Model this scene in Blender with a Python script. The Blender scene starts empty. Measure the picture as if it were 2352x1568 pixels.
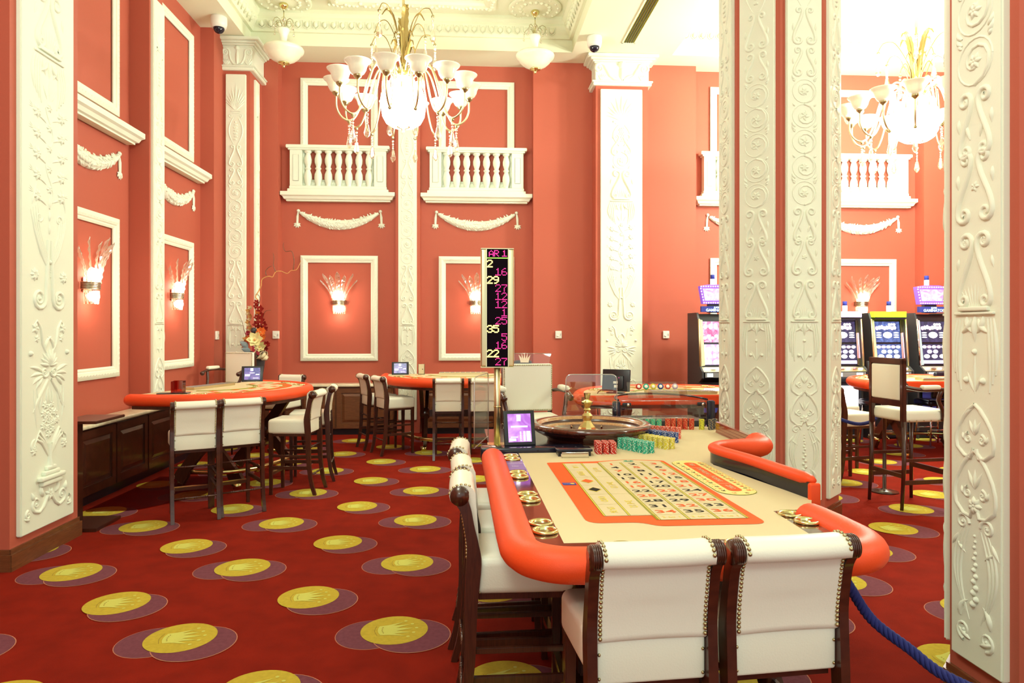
import bpy, bmesh, math, random
from mathutils import Vector, Matrix
C = bpy.context.scene.collection
PI = math.pi
sin, cos, rad = math.sin, math.cos, math.radians
rnd = random.Random(7)

# ------------------------------------------------------------------ materials
def mat(name, col, rough=.5, metal=0., bump=0., bscale=60., spec=.5, coat=0., emit=None, estr=0., var=0., vscale=8.):
    m = bpy.data.materials.new(name); m.use_nodes = True
    nt = m.node_tree; b = nt.nodes['Principled BSDF']
    b.inputs['Base Color'].default_value = (*col, 1); b.inputs['Roughness'].default_value = rough
    b.inputs['Metallic'].default_value = metal; b.inputs['Specular IOR Level'].default_value = spec
    b.inputs['Coat Weight'].default_value = coat; b.inputs['Coat Roughness'].default_value = .06
    if emit: b.inputs['Emission Color'].default_value = (*emit, 1); b.inputs['Emission Strength'].default_value = estr
    if bump or var:
        tc = nt.nodes.new('ShaderNodeTexCoord'); n = nt.nodes.new('ShaderNodeTexNoise')
        nt.links.new(tc.outputs['Object'], n.inputs['Vector']); n.inputs['Scale'].default_value = bscale if bump else vscale
        n.inputs['Detail'].default_value = 4
        if bump:
            bp = nt.nodes.new('ShaderNodeBump'); bp.inputs['Strength'].default_value = bump; bp.inputs['Distance'].default_value = .01
            nt.links.new(n.outputs['Fac'], bp.inputs['Height']); nt.links.new(bp.outputs['Normal'], b.inputs['Normal'])
        if var:
            n2 = nt.nodes.new('ShaderNodeTexNoise'); n2.inputs['Scale'].default_value = vscale; n2.inputs['Detail'].default_value = 5
            nt.links.new(tc.outputs['Object'], n2.inputs['Vector'])
            r = nt.nodes.new('ShaderNodeMapRange'); r.inputs['From Min'].default_value = .3; r.inputs['From Max'].default_value = .7
            r.inputs['To Min'].default_value = 1 - var; r.inputs['To Max'].default_value = 1 + var
            hs = nt.nodes.new('ShaderNodeHueSaturation'); hs.inputs['Color'].default_value = (*col, 1)
            nt.links.new(n2.outputs['Fac'], r.inputs['Value']); nt.links.new(r.outputs['Result'], hs.inputs['Value'])
            nt.links.new(hs.outputs['Color'], b.inputs['Base Color'])
    return m
def wood(name, c1, c2, rough=.3, scale=(3, 40, 3), coat=.3):
    m = mat(name, c1, rough, coat=coat); nt = m.node_tree; b = nt.nodes['Principled BSDF']
    tc = nt.nodes.new('ShaderNodeTexCoord'); mp = nt.nodes.new('ShaderNodeMapping'); mp.inputs['Scale'].default_value = scale
    n = nt.nodes.new('ShaderNodeTexNoise'); n.inputs['Scale'].default_value = 3; n.inputs['Detail'].default_value = 6; n.inputs['Distortion'].default_value = 1.2
    cr = nt.nodes.new('ShaderNodeValToRGB'); cr.color_ramp.elements[0].color = (*c1, 1); cr.color_ramp.elements[1].color = (*c2, 1)
    cr.color_ramp.elements[0].position = .3; cr.color_ramp.elements[1].position = .7
    nt.links.new(tc.outputs['Object'], mp.inputs['Vector']); nt.links.new(mp.outputs['Vector'], n.inputs['Vector'])
    nt.links.new(n.outputs['Fac'], cr.inputs['Fac']); nt.links.new(cr.outputs['Color'], b.inputs['Base Color'])
    return m
def acry(name, tint=(1, 1, 1), fac=.1, rough=.02, gcol=(1, 1, 1)):
    m = bpy.data.materials.new(name); m.use_nodes = True; nt = m.node_tree; nt.nodes.clear()
    o = nt.nodes.new('ShaderNodeOutputMaterial'); t = nt.nodes.new('ShaderNodeBsdfTransparent'); t.inputs['Color'].default_value = (*tint, 1)
    g = nt.nodes.new('ShaderNodeBsdfGlossy'); g.inputs['Roughness'].default_value = rough; g.inputs['Color'].default_value = (*gcol, 1)
    x = nt.nodes.new('ShaderNodeMixShader'); x.inputs['Fac'].default_value = fac
    nt.links.new(t.outputs[0], x.inputs[1]); nt.links.new(g.outputs[0], x.inputs[2]); nt.links.new(x.outputs[0], o.inputs[0])
    return m
def glow(name, col, s):
    return mat(name, col, .5, emit=col, estr=s)
def lin(r, g, b):
    f = lambda c: ((c/255+.055)/1.055)**2.4 if c > 10 else c/255/12.92
    return (f(r), f(g), f(b))
M = {}
M['red'] = mat('red_wall_paint', (.47, .106, .064), .62, bump=.06, bscale=220, spec=.3)
M['cream'] = mat('cream_plaster', (.80, .84, .70), .55, bump=.05, bscale=90, spec=.3)
M['ceil'] = mat('ceiling_plaster', (.80, .82, .62), .8, spec=.2)
M['carpet'] = mat('red_carpet', (.245, .013, .004), .95, bump=.6, bscale=500, spec=.1, var=.14, vscale=5)
M['cyel'] = mat('carpet_yellow', (.54, .41, .045), .95, bump=.5, bscale=450, spec=.1, var=.08, vscale=40)
M['cpur'] = mat('carpet_purple', (.185, .055, .075), .95, bump=.5, bscale=450, spec=.1, var=.1, vscale=40)
M['ccrown'] = mat('carpet_crown', (.60, .60, .13), .95, bump=.4, bscale=450, spec=.1)
M['cline'] = mat('carpet_outline', (.50, .20, .12), .95, spec=.1)
M['cdark'] = mat('carpet_fine_line', (.30, .22, .04), .95, spec=.1)
M['wood'] = wood('dark_walnut', (.036, .009, .005), (.075, .019, .009), .28)
M['woodb'] = wood('brown_oak', (.11, .035, .012), (.20, .07, .025), .35, (3, 3, 30))
M['mahog'] = wood('red_mahogany', (.055, .011, .005), (.12, .022, .009), .12, (2, 25, 2), .9)
M['tan'] = wood('tan_wood', (.38, .19, .07), (.55, .30, .13), .25, (20, 20, 2), .5)
M['leather'] = mat('cream_leather', (.82, .82, .68), .38, bump=.08, bscale=160, spec=.45)
M['leatherp'] = mat('cream_leather_smooth', (.82, .80, .68), .38, bump=.07, bscale=160, spec=.45)
M['rail'] = mat('red_leather', (.82, .075, .014), .48, bump=.12, bscale=260, spec=.3)
M['felt'] = mat('beige_felt', (.66, .55, .34), .92, bump=.15, bscale=600, spec=.1)
M['brass'] = mat('brass', (.74, .66, .30), .2, 1.)
M['abrass'] = mat('antique_brass', (.46, .40, .22), .28, 1.)
M['gold'] = mat('gold_satin', (.72, .65, .40), .35, 1.)
M['frond'] = mat('bronze_frond', (.34, .23, .07), .42, .8)
M['silv'] = mat('aged_nickel', (.55, .50, .38), .3, 1.)
M['chrome'] = mat('chrome', (.8, .8, .8), .12, 1.)
M['black'] = mat('black_plastic', (.012, .012, .016), .3)
M['navy'] = mat('black_gloss', (.010, .010, .022), .15)
M['dark'] = mat('dark_grey', (.04, .04, .045), .5)
M['grey'] = mat('grey_plastic', (.25, .25, .26), .4)
M['white'] = mat('white_plastic', (.80, .78, .70), .4)
M['marble'] = mat('cream_marble', (.74, .68, .48), .2, var=.12, vscale=14)
M['mirror'] = mat('dark_glass', (.03, .012, .010), .05)
M['acryl'] = acry('clear_acrylic', (.93, .93, .92), .07)
M['acedge'] = acry('acrylic_edge', (.75, .78, .76), .45, .15)
M['acred'] = acry('red_acrylic', (.62, .13, .08), .15)
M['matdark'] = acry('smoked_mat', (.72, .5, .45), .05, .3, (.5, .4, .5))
M['crystal'] = acry('crystal', (.93, .90, .80), .42, .12)
M['glassleaf'] = acry('cut_glass', (1, .93, .80), .36, .18, (1, .85, .6))
def leafglass(name):
    m = bpy.data.materials.new(name); m.use_nodes = True; nt = m.node_tree; nt.nodes.clear()
    o = nt.nodes.new('ShaderNodeOutputMaterial'); t = nt.nodes.new('ShaderNodeBsdfTransparent'); t.inputs['Color'].default_value = (1, .97, .93, 1)
    d = nt.nodes.new('ShaderNodeBsdfTranslucent'); d.inputs['Color'].default_value = (1, .93, .8, 1)
    g = nt.nodes.new('ShaderNodeBsdfGlossy'); g.inputs['Roughness'].default_value = .15
    a = nt.nodes.new('ShaderNodeMixShader'); a.inputs['Fac'].default_value = .5; nt.links.new(d.outputs[0], a.inputs[1]); nt.links.new(g.outputs[0], a.inputs[2])
    x = nt.nodes.new('ShaderNodeMixShader'); x.inputs['Fac'].default_value = .75; nt.links.new(t.outputs[0], x.inputs[1]); nt.links.new(a.outputs[0], x.inputs[2]); nt.links.new(x.outputs[0], o.inputs[0]); return m
M['glassleaf'] = leafglass('cut_glass_leaf')
M['redwood'] = wood('polished_red_wood', (.26, .025, .015), (.36, .045, .02), .15, (2, 25, 2), .8)
M['shade'] = mat('opal_glass', (.86, .85, .68), .15, emit=(1, .97, .78), estr=.10)
M['alab'] = mat('alabaster_glass', (.80, .78, .60), .2, emit=(1, .95, .7), estr=.05, var=.1, vscale=5)
M['bulbhot'] = glow('lit_bowl', (1, 1, .93), 9.)
M['bulb'] = glow('lit_lamp', (1, .86, .68), 9.)
M['rope'] = mat('blue_rope', (.014, .020, .16), .8)
M['green'] = mat('green', (.02, .30, .18), .7)
M['org'] = mat('orange_print', (.85, .12, .03), .85, spec=.1)
M['pblk'] = mat('black_print', (.03, .025, .02), .9, spec=.1)
M['pyel'] = mat('yellow_print', (.78, .62, .10), .9, spec=.1)
M['pyl'] = mat('pale_yellow_print', (.80, .66, .25), .9, spec=.1)
M['pgrn'] = mat('olive_line', (.30, .30, .03), .9, spec=.1)
M['pblue'] = mat('blue_print', (.03, .04, .30), .8)
M['pwhite'] = mat('white_print', (.9, .88, .75), .8)
M['ledk'] = mat('led_black', (.006, .003, .006), .9, spec=.05)
M['ledy'] = glow('led_yellow', (1., .78, .22), 1.5)
M['ledm'] = glow('led_magenta', (1., .03, .30), 1.2)
M['ledg'] = glow('led_green', (.35, .9, .1), 1.0)
def screen(name, c1, c2, s):
    m = bpy.data.materials.new(name); m.use_nodes = True; nt = m.node_tree; b = nt.nodes['Principled BSDF']
    tc = nt.nodes.new('ShaderNodeTexCoord'); n = nt.nodes.new('ShaderNodeTexNoise'); n.inputs['Scale'].default_value = 7; n.inputs['Distortion'].default_value = 2.
    cr = nt.nodes.new('ShaderNodeValToRGB'); cr.color_ramp.elements[0].color = (*c1, 1); cr.color_ramp.elements[1].color = (*c2, 1)
    cr.color_ramp.elements[0].position = .35; cr.color_ramp.elements[1].position = .7
    nt.links.new(tc.outputs['Object'], n.inputs['Vector']); nt.links.new(n.outputs['Fac'], cr.inputs['Fac'])
    nt.links.new(cr.outputs['Color'], b.inputs['Emission Color']); b.inputs['Emission Strength'].default_value = s
    b.inputs['Base Color'].default_value = (.02, .02, .03, 1); b.inputs['Roughness'].default_value = .2
    return m
M['scrp'] = screen('purple_screen', (.40, .10, .55), (.80, .45, .95), 1.15)
M['scrb'] = screen('blue_screen', (.06, .06, .22), (.28, .16, .45), 1.1)
M['scrs'] = screen('slot_screen_blue', (.03, .06, .20), (.12, .20, .50), 1.2)
M['scrk'] = screen('slot_screen_dark', (.02, .025, .06), (.06, .05, .16), 1.0)
M['scrw'] = screen('slot_screen_pink', (.70, .30, .80), (.90, .80, 1.), 1.3)
M['scrr'] = screen('slot_screen_red', (.7, .08, .25), (.95, .65, .9), 1.3)
M['scrtxt'] = glow('screen_text', (1, .95, 1), 2.)
M['spink'] = glow('screen_pink', (1, .45, .75), 1.3)
M['slil'] = glow('screen_lilac', (.72, .62, 1), 1.3)
M['sylw'] = glow('slot_yellow_sign', (.55, .85, .02), 1.0)
M['card'] = mat('purple_card', (.16, .07, .22), .3)
M['topp'] = glow('topper_purple', (.22, .09, .62), .5)
M['scyan'] = glow('screen_cyan', (.6, .85, 1), 1.5)

# ------------------------------------------------------------------ mesh builder
def axisM(p, d, up=None):
    d = Vector(d).normalized()
    q = d.to_track_quat('Z', 'Y' if abs(d.z) > .99 else 'X') if up is None else d.to_track_quat('Z', 'Y')
    return Matrix.Translation(Vector(p)) @ q.to_matrix().to_4x4()
class MB:
    def __init__(s): s.v, s.f, s.s, s.m, s.T = [], [], [], [], None
    def add(s, vs, fs, smooth=False, mi=0, T=None):
        n = len(s.v); A = s.T
        if T is not None: vs = [T @ Vector(p) for p in vs]
        if A is not None: vs = [A @ Vector(p) for p in vs]
        s.v += [tuple(p) for p in vs]
        for f in fs: s.f.append([i+n for i in f]); s.s.append(smooth); s.m.append(mi)
        return s
    def box(s, x0, x1, y0, y1, z0, z1, mi=0, T=None):
        v = [(x, y, z) for z in (z0, z1) for y in (y0, y1) for x in (x0, x1)]
        return s.add(v, [(0, 2, 3, 1), (4, 5, 7, 6), (0, 1, 5, 4), (2, 6, 7, 3), (0, 4, 6, 2), (1, 3, 7, 5)], False, mi, T)
    def rbox(s, x0, x1, y0, y1, z0, z1, r=.02, n=4, mi=0, T=None, fn=None):
        c = ((x0+x1)/2, (y0+y1)/2, (z0+z1)/2); h = ((x1-x0)/2, (y1-y0)/2, (z1-z0)/2); r = min(r, *h)
        k = n+2
        def ts(H):
            a = [-H + r*(1-cos(i/n*PI/2)) for i in range(n+1)]
            return a + [-x for x in reversed(a)]
        vs, fs, idx = [], [], {}
        def vid(p):
            key = tuple(round(q, 6) for q in p)
            if key not in idx: idx[key] = len(vs); vs.append(p)
            return idx[key]
        for ax in range(3):
            u, w = (ax+1) % 3, (ax+2) % 3; A, B = ts(h[u]), ts(h[w])
            for sg in (-1, 1):
                g = []
                for a in A:
                    row = []
                    for b in B:
                        p = [0, 0, 0]; p[ax] = sg*h[ax]; p[u] = a; p[w] = b
                        q = [max(-(h[i]-r), min(h[i]-r, p[i])) for i in range(3)]
                        d = Vector([p[i]-q[i] for i in range(3)])
                        if d.length > 1e-9: d = d.normalized()*r
                        row.append(vid((q[0]+d[0], q[1]+d[1], q[2]+d[2])))
                    g.append(row)
                for i in range(len(A)-1):
                    for j in range(len(B)-1):
                        q = (g[i][j], g[i+1][j], g[i+1][j+1], g[i][j+1])
                        fs.append(q if sg > 0 else q[::-1])
        out = [(p[0]+c[0], p[1]+c[1], p[2]+c[2]) for p in vs]
        if fn: out = [fn(*p) for p in out]
        return s.add(out, fs, True, mi, T)
    def tube(s, pts, r, n=8, mi=0, T=None, closed=False, sx=1., sy=1., up=None, capped=True):
        P = [Vector(p) for p in pts]; N = len(P); R = r if isinstance(r, (list, tuple)) else [r]*N
        vs, fs = [], []; prev = None
        for i, p in enumerate(P):
            if closed: t = P[(i+1) % N]-P[i-1]
            else: t = P[min(i+1, N-1)]-P[max(i-1, 0)]
            t = t.normalized() if t.length > 1e-9 else Vector((0, 0, 1))
            if up is not None: a = Vector(up)
            elif prev is None: a = Vector((0, 0, 1)) if abs(t.z) < .9 else Vector((1, 0, 0))
            else: a = prev
            a = (a - t*a.dot(t)).normalized(); prev = a; b = t.cross(a)
            for j in range(n):
                th = 2*PI*j/n; vs.append(p + a*(cos(th)*R[i]*sy) + b*(sin(th)*R[i]*sx))
        for i in range(N if closed else N-1):
            for j in range(n):
                i2 = (i+1) % N
                fs.append((i*n+j, i*n+(j+1) % n, i2*n+(j+1) % n, i2*n+j))
        if not closed and capped: fs.append(tuple(range(n))[::-1]); fs.append(tuple((N-1)*n+j for j in range(n)))
        return s.add(vs, fs, True, mi, T)
    def cyl(s, p0, p1, r0, r1=None, n=12, mi=0, T=None):
        return s.tube([p0, p1], [r0, r0 if r1 is None else r1], n, mi, T)
    def lathe(s, prof, n=24, mi=0, T=None, c=(0, 0, 0), smooth=True, sx=1., sy=1., caps=(1, 0)):
        vs, fs = [], []; k = len(prof)
        for r, z in prof:
            for j in range(n):
                a = 2*PI*j/n; vs.append((c[0]+r*cos(a)*sx, c[1]+r*sin(a)*sy, c[2]+z))
        for i in range(k-1):
            for j in range(n): fs.append((i*n+j, i*n+(j+1) % n, (i+1)*n+(j+1) % n, (i+1)*n+j))
        if caps[0] and prof[0][0] > 1e-6: fs.append(tuple(range(n))[::-1])
        if caps[1] and prof[-1][0] > 1e-6: fs.append(tuple((k-1)*n+j for j in range(n)))
        return s.add(vs, fs, smooth, mi, T)
    def ball(s, c, r, n=10, mi=0, sx=1, sy=1, sz=1, T=None):
        k = max(4, n//2)
        return s.lathe([(max(r*sin(PI*i/k), 1e-5), -r*cos(PI*i/k)*sz) for i in range(k+1)], n, mi, T, c, True, sx, sy)
    def prism(s, poly, z0, z1, mi=0, T=None, smooth=False, top=True):
        n = len(poly); vs = [(x, y, z0) for x, y in poly] + [(x, y, z1) for x, y in poly]
        fs = [(i, (i+1) % n, n+(i+1) % n, n+i) for i in range(n)]
        s.add(vs, fs, smooth, mi, T)
        if top: s.add(vs, [tuple(range(n))[::-1], tuple(range(n, 2*n))], False, mi, T)
        return s
    def flat(s, poly, z, mi=0, T=None): return s.add([(x, y, z) for x, y in poly], [tuple(range(len(poly)))], False, mi, T)
    def grid(s, rows, mi=0, T=None, smooth=True, wrap=False):
        h, w = len(rows), len(rows[0]); vs = [p for r in rows for p in r]
        fs = [(i*w+j, i*w+(j+1) % w, (i+1)*w+(j+1) % w, (i+1)*w+j) for i in range(h-1) for j in range(w if wrap else w-1)]
        return s.add(vs, fs, smooth, mi, T)
    def mesh(s, name, mats, bevel=0., recalc=True):
        me = bpy.data.meshes.new(name); me.from_pydata(s.v, [], s.f)
        me.polygons.foreach_set('use_smooth', s.s); me.polygons.foreach_set('material_index', s.m)
        for m in (mats if isinstance(mats, (list, tuple)) else [mats]): me.materials.append(m)
        bm = bmesh.new(); bm.from_mesh(me)
        if bevel:
            es = [e for e in bm.edges if len(e.link_faces) == 2 and e.calc_face_angle(0) > .6 and not e.link_faces[0].smooth]
            bmesh.ops.bevel(bm, geom=es, offset=bevel, segments=2, affect='EDGES', clamp_overlap=True)
        if recalc: bmesh.ops.recalc_face_normals(bm, faces=bm.faces)
        bm.to_mesh(me); bm.free(); me.update()
        return me
    def build(s, name, mats, parent=None, bevel=0., recalc=True):
        return mk(name, s.mesh(name, mats, bevel, recalc), parent)
KIDS = {}
def mk(name, me, parent=None):
    o = bpy.data.objects.new(name, me); C.objects.link(o)
    if parent: o.parent = parent; KIDS.setdefault(parent.name, []).append(o)
    return o
def tag(o, label=None, cat=None, group=None, kind=None):
    for k, v in (('label', label), ('category', cat), ('group', group), ('kind', kind)):
        if v: o[k] = v
    return o
def thing(name, label, cat, loc=(0, 0, 0), rz=0., group=None, rot=None):
    o = bpy.data.objects.new(name, None); C.objects.link(o); o.location = loc
    o.rotation_euler = rot if rot else (0, 0, rz); o.empty_display_size = .1
    return tag(o, label, cat, group)
def kids(o): return list(KIDS.get(o.name, []))
def copy_tree(o, parent=None, loc=None, rz=None, label=None, group=None):
    c = o.copy(); C.objects.link(c)
    if parent: c.parent = parent; KIDS.setdefault(parent.name, []).append(c)
    for ch in kids(o): copy_tree(ch, c)
    if loc is not None: c.location = loc
    if rz is not None: c.rotation_euler = (0, 0, rz)
    if label: c['label'] = label
    if group: c['group'] = group
    return c
def struct(name, mb, m): return tag(mb.build(name, m), kind='structure')
def lamp(name, loc, e, col=(1, .93, .78), r=.1):
    l = bpy.data.lights.new(name, 'POINT'); l.energy = e; l.color = col; l.shadow_soft_size = r
    o = bpy.data.objects.new(name, l); C.objects.link(o); o.location = loc; return o
TXT = {}
def text_into(mb, s, x, y, z, size, mi=0, rz=0., align='CENTER', sx=1., T=None, bold=0.):
    key = (s, align, bold)
    if key not in TXT:
        cu = bpy.data.curves.new('t', 'FONT'); cu.body = s; cu.align_x = align; cu.align_y = 'CENTER'; cu.size = 1; cu.resolution_u = 3; cu.offset = bold
        ob = bpy.data.objects.new('t', cu); C.objects.link(ob); dg = bpy.context.evaluated_depsgraph_get()
        me = bpy.data.meshes.new_from_object(ob.evaluated_get(dg))
        TXT[key] = ([tuple(v.co) for v in me.vertices], [tuple(p.vertices) for p in me.polygons])
        bpy.data.objects.remove(ob); bpy.data.meshes.remove(me); bpy.data.curves.remove(cu)
    vs, fs = TXT[key]; c, q = cos(rz), sin(rz)
    mb.add([(x+size*(vx*sx*c-vy*q), y+size*(vx*sx*q+vy*c), z) for vx, vy, _ in vs], fs, False, mi, T)

# ------------------------------------------------------------------ camera
F_, CX_, HY_, HC = 1620., 1176., 757., 1.75
PSI = math.atan(104./1620.)
cd = bpy.data.cameras.new('camera'); cam = bpy.data.objects.new('camera', cd); C.objects.link(cam)
cd.sensor_width = 36; cd.lens = F_/2352*36; cd.shift_y = -(784-HY_)/2352.; cd.clip_start = .05
cam.location = (0, 0, HC); cam.rotation_euler = (PI/2, 0, -PSI)
bpy.context.scene.camera = cam
# ------------------------------------------------------------------ room shell
struct('wall_left', MB().box(-4.3, -4, -3, 12.5, 0, 6.3), M['red'])
struct('wall_left', MB().box(-4, -3.8, 10.89, 12.2, 0, 6.3), M['red'])
struct('wall_back', MB().box(-4, 10.6, 12.2, 12.5, 0, 6.3), M['red'])
for a_, b_ in ((-3.8, -3.13), (1.13, 3.95), (8.05, 10.6)): struct('wall_back', MB().box(a_, b_, 11.95, 12.2, 0, 6.3), M['red'])
struct('wall_right', MB().box(10.6, 10.9, -3, 12.5, 0, 6.3), M['red'])
ce = MB()
CY0, CY1 = 6.5, 11.5
for x0, x1 in ((-4.3, -3.44), (1.73, 3.4), (8.6, 10.9)): ce.box(x0, x1, -3, 12.5, 6.3, 6.8)
for x0, x1 in ((-3.44, 1.73), (3.4, 8.6)):
    ce.box(x0, x1, CY1, 12.5, 6.3, 6.8); ce.box(x0, x1, -3, CY0, 6.3, 6.8)
ce.box(-4.3, 10.9, -3, 12.5, 6.8, 6.9)
struct('ceiling', ce, M['ceil'])

# carpet: one floor mesh, its printed discs and crowns lie in the same mesh
fl = MB().box(-4.3, 10.9, -3, 12.5, -.1, 0)
def circ(cx, cy, r, n=40): return [(cx+r*cos(2*PI*i/n), cy+r*sin(2*PI*i/n)) for i in range(n)]
crown = []
def crown_shape(cx, cy, s, ang):
    c, q = cos(ang), sin(ang)
    def W(u, v): return (cx + s*(u*c-v*q), cy + s*(u*q+v*c))
    tips = [(-.62, .42), (-.34, .62), (0, .74), (.34, .62), (.62, .42)]
    base = [(-.40, -.50), (-.2, -.56), (0, -.58), (.2, -.56), (.40, -.50)]
    inner = [(-.36, .02), (-.14, .10), (.14, .10), (.36, .02)]
    top = []
    for i, t in enumerate(tips):
        top.append(t)
        if i < 4: top.append(inner[i])
    # quads between base curve and crown body, then spikes as triangles
    body = [(-.43, -.2), (-.36, .02), (-.14, .10), (.14, .10), (.36, .02), (.43, -.2)]
    fl.flat([W(*p) for p in [(-.40, -.50), (-.2, -.56), (0, -.58), (.2, -.56), (.40, -.50), (.43, -.2), (.36, .02), (.14, .10), (-.14, .10), (-.36, .02), (-.43, -.2)]], .0060, 3)
    for tri in (((-.43, -.2), (-.62, .42), (-.36, .02)), ((-.36, .02), (-.34, .62), (-.14, .10)), ((-.14, .10), (0, .74), (.14, .10)), ((.14, .10), (.34, .62), (.36, .02)), ((.36, .02), (.62, .42), (.43, -.2))):
        fl.flat([W(*p) for p in tri], .0060, 3)
    for t in tips: fl.flat(circ(*W(t[0]*1.12, t[1]*1.14+.02), s*.065, 10), .0060, 3)
    arc = [(-.42, -.60), (-.2, -.665), (0, -.69), (.2, -.665), (.42, -.60)]
    fl.flat([W(*p) for p in arc] + [W(u, v-.02) for u, v in reversed(arc)], .0060, 5)
    for u in (-.24, -.12, 0, .12, .24): fl.flat(circ(*W(u, -.42-.06*(1-(u/.3)**2)+.06), s*.03, 6), .0068, 5)
A = rad(1.2); jx, jy = -.445, 5.33
for k in range(-7, 18):
    for j in range(-3, 7):
        lx, ly = .6*k, 1.19*j + (.56 if k % 2 else 0)
        x = jx + lx*cos(A) - ly*sin(A); y = jy + lx*sin(A) + ly*cos(A)
        if not (-3.95 < x < 10.4 and 1.6 < y < 11.8): continue
        dbl = (k % 2 == 0)
        if dbl:
            fl.flat(circ(x-.135, y-.045, .196), .0012, 4); fl.flat(circ(x-.135, y-.045, .192), .0020, 2)
        fl.flat(circ(x+.105, y-.075, .224), .0028, 4); fl.flat(circ(x+.105, y-.075, .219), .0036, 2)
        fl.flat(circ(x, y, .194), .0046, 1)
        crown_shape(x-.005, y, .155, rad(-82))
struct('floor', fl, [M['carpet'], M['cyel'], M['cpur'], M['ccrown'], M['cline'], M['cdark']])

# ------------------------------------------------------------------ carved relief in plaster
class Relief(MB):
    """strokes drawn on a panel (u across, v up), raised towards -y"""
    def stroke(s, pts, w, h=None):
        P = [Vector((p[0], p[1])) for p in pts]; N = len(P)
        W = [w(i/(N-1)) for i in range(N)] if callable(w) else ([w]*N if not isinstance(w, (list, tuple)) else w)
        rows = []
        for i, p in enumerate(P):
            t = (P[min(i+1, N-1)]-P[max(i-1, 0)])
            t = t.normalized() if t.length > 1e-9 else Vector((0, 1))
            nrm = Vector((-t.y, t.x)); r = max(W[i], .0004); H = (h if h else r*1.0)
            H = min(H, r*1.6)
            rows.append([(p.x+nrm.x*r*a, -H*b, p.y+nrm.y*r*a) for a, b in ((-1, -.1), (-.75, .62), (0, 1), (.75, .62), (1, -.1))])
        return s.grid(rows, 0)
    def spiral(s, cx, cy, R, turns, a0, sgn, w0, w1, lead=None, eye=True):
        n = int(10*turns)+2
        pts = [(cx+R*(1-.82*i/n)*cos(a0+sgn*2*PI*turns*i/n), cy+R*(1-.82*i/n)*sin(a0+sgn*2*PI*turns*i/n)) for i in range(n+1)]
        if lead: pts = list(lead)+pts
        m = len(pts); s.stroke(pts, [w0+(w1-w0)*i/(m-1) for i in range(m)])
        if eye: s.dome(cx, cy, R*.2)
    def dome(s, cx, cy, r, h=None):
        h = h or r; rows = []
        for i in range(4):
            a = i/3*PI/2
            rows.append([(cx+r*cos(a)*cos(t*PI/4), -h*sin(a), cy+r*cos(a)*sin(t*PI/4)) for t in range(8)])
        s.grid(rows, 0, wrap=True)
    def leaf(s, x, y, ang, L, w, curl=0., h=None):
        pts = [(x+L*t*cos(ang+curl*t), y+L*t*sin(ang+curl*t)) for t in (0, .2, .4, .6, .8, 1)]
        s.stroke(pts, [w*k for k in (.3, .8, 1, .85, .5, .05)], h)
    def flower(s, x, y, r, n=6, a0=0.):
        for i in range(n): s.leaf(x, y, a0+2*PI*i/n, r, r*.30)
        s.dome(x, y, r*.26)
    def sym(s, fn):
        fn(1); fn(-1)
def roundel(R, y, r, kind, d=1):
    R.spiral(0, y, r, 1.15, PI*.5*d, -d, r*.10, r*.06, eye=False)
    R.stroke([(r*1.0*cos(a), y+r*sin(a)) for a in [2*PI*i/20 for i in range(21)]], r*.055)
    if kind: R.flower(0, y, r*.40, 6)
    else:
        for i in range(5): R.leaf(0, y, 2*PI*i/5+.5, r*.5, r*.10, .9)
        R.dome(0, y, r*.12)
    for sx in (-1, 1):
        R.leaf(sx*r*.75, y-r*.95*d, PI/2*(1-sx)+sx*.4, r*.55, r*.12, sx*.6)
        R.leaf(sx*r*.8, y+r*.8, PI/2*(1-sx)+sx*.9, r*.35, r*.10)
def scrollS(R, s, x0, y0, x1, y1, r0, r1, w):
    """long S stroke between an upper spiral and a lower spiral; s mirrors"""
    def P(x, y): return (s*x, y)
    pts = []; n = 12
    a0 = 0; m = 14
    for i in range(m+1):
        t = i/m; rr = r0*(.2+.8*t); a = PI-PI*2.4*(1-t)
        pts.append(P(x0+rr*cos(a), y0+rr*sin(a)))
    for i in range(1, n):
        t = i/n; xa, xb = x0-r0, x1+r1
        pts.append(P(xa+(xb-xa)*(t*t*(3-2*t)), y0+(y1-y0)*t))
    for i in range(m+1):
        t = i/m; rr = r1*(1-.8*t); a = -PI*2.4*t
        pts.append(P(x1+rr*cos(a), y1+rr*sin(a)))
    k = len(pts); R.stroke(pts, [w*1.25*(.55+.45*sin(PI*i/(k-1))) for i in range(k)])
def ogee(R, y, w, h):
    """heart-shaped ogee with leaf curls, apex up"""
    for s in (-1, 1):
        pts = [(0, y+h)] + [(s*w*(.12+.88*sin(PI*t*.62)), y+h*(1-t*.86)) for t in (.12, .3, .5, .7, .85, 1.)] + [(s*w*.55, y), (s*w*.22, y-.005), (s*w*.08, y+h*.16)]
        R.stroke(pts, .010)
        R.leaf(s*.01, y+h*.93, PI/2-s*PI*.62, w*.95, .010, -s*.5)
        R.spiral(s*w*.36, y+h*.34, w*.22, 1.2, PI/2, -s, .008, .004)
        R.leaf(s*w*.5, y+h*.30, PI/2-s*1.0, w*.35, .010, s*.5)
    for a in (-.5, 0, .5): R.leaf(0, y+h*.42, PI/2+a, h*.32, .010)
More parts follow.
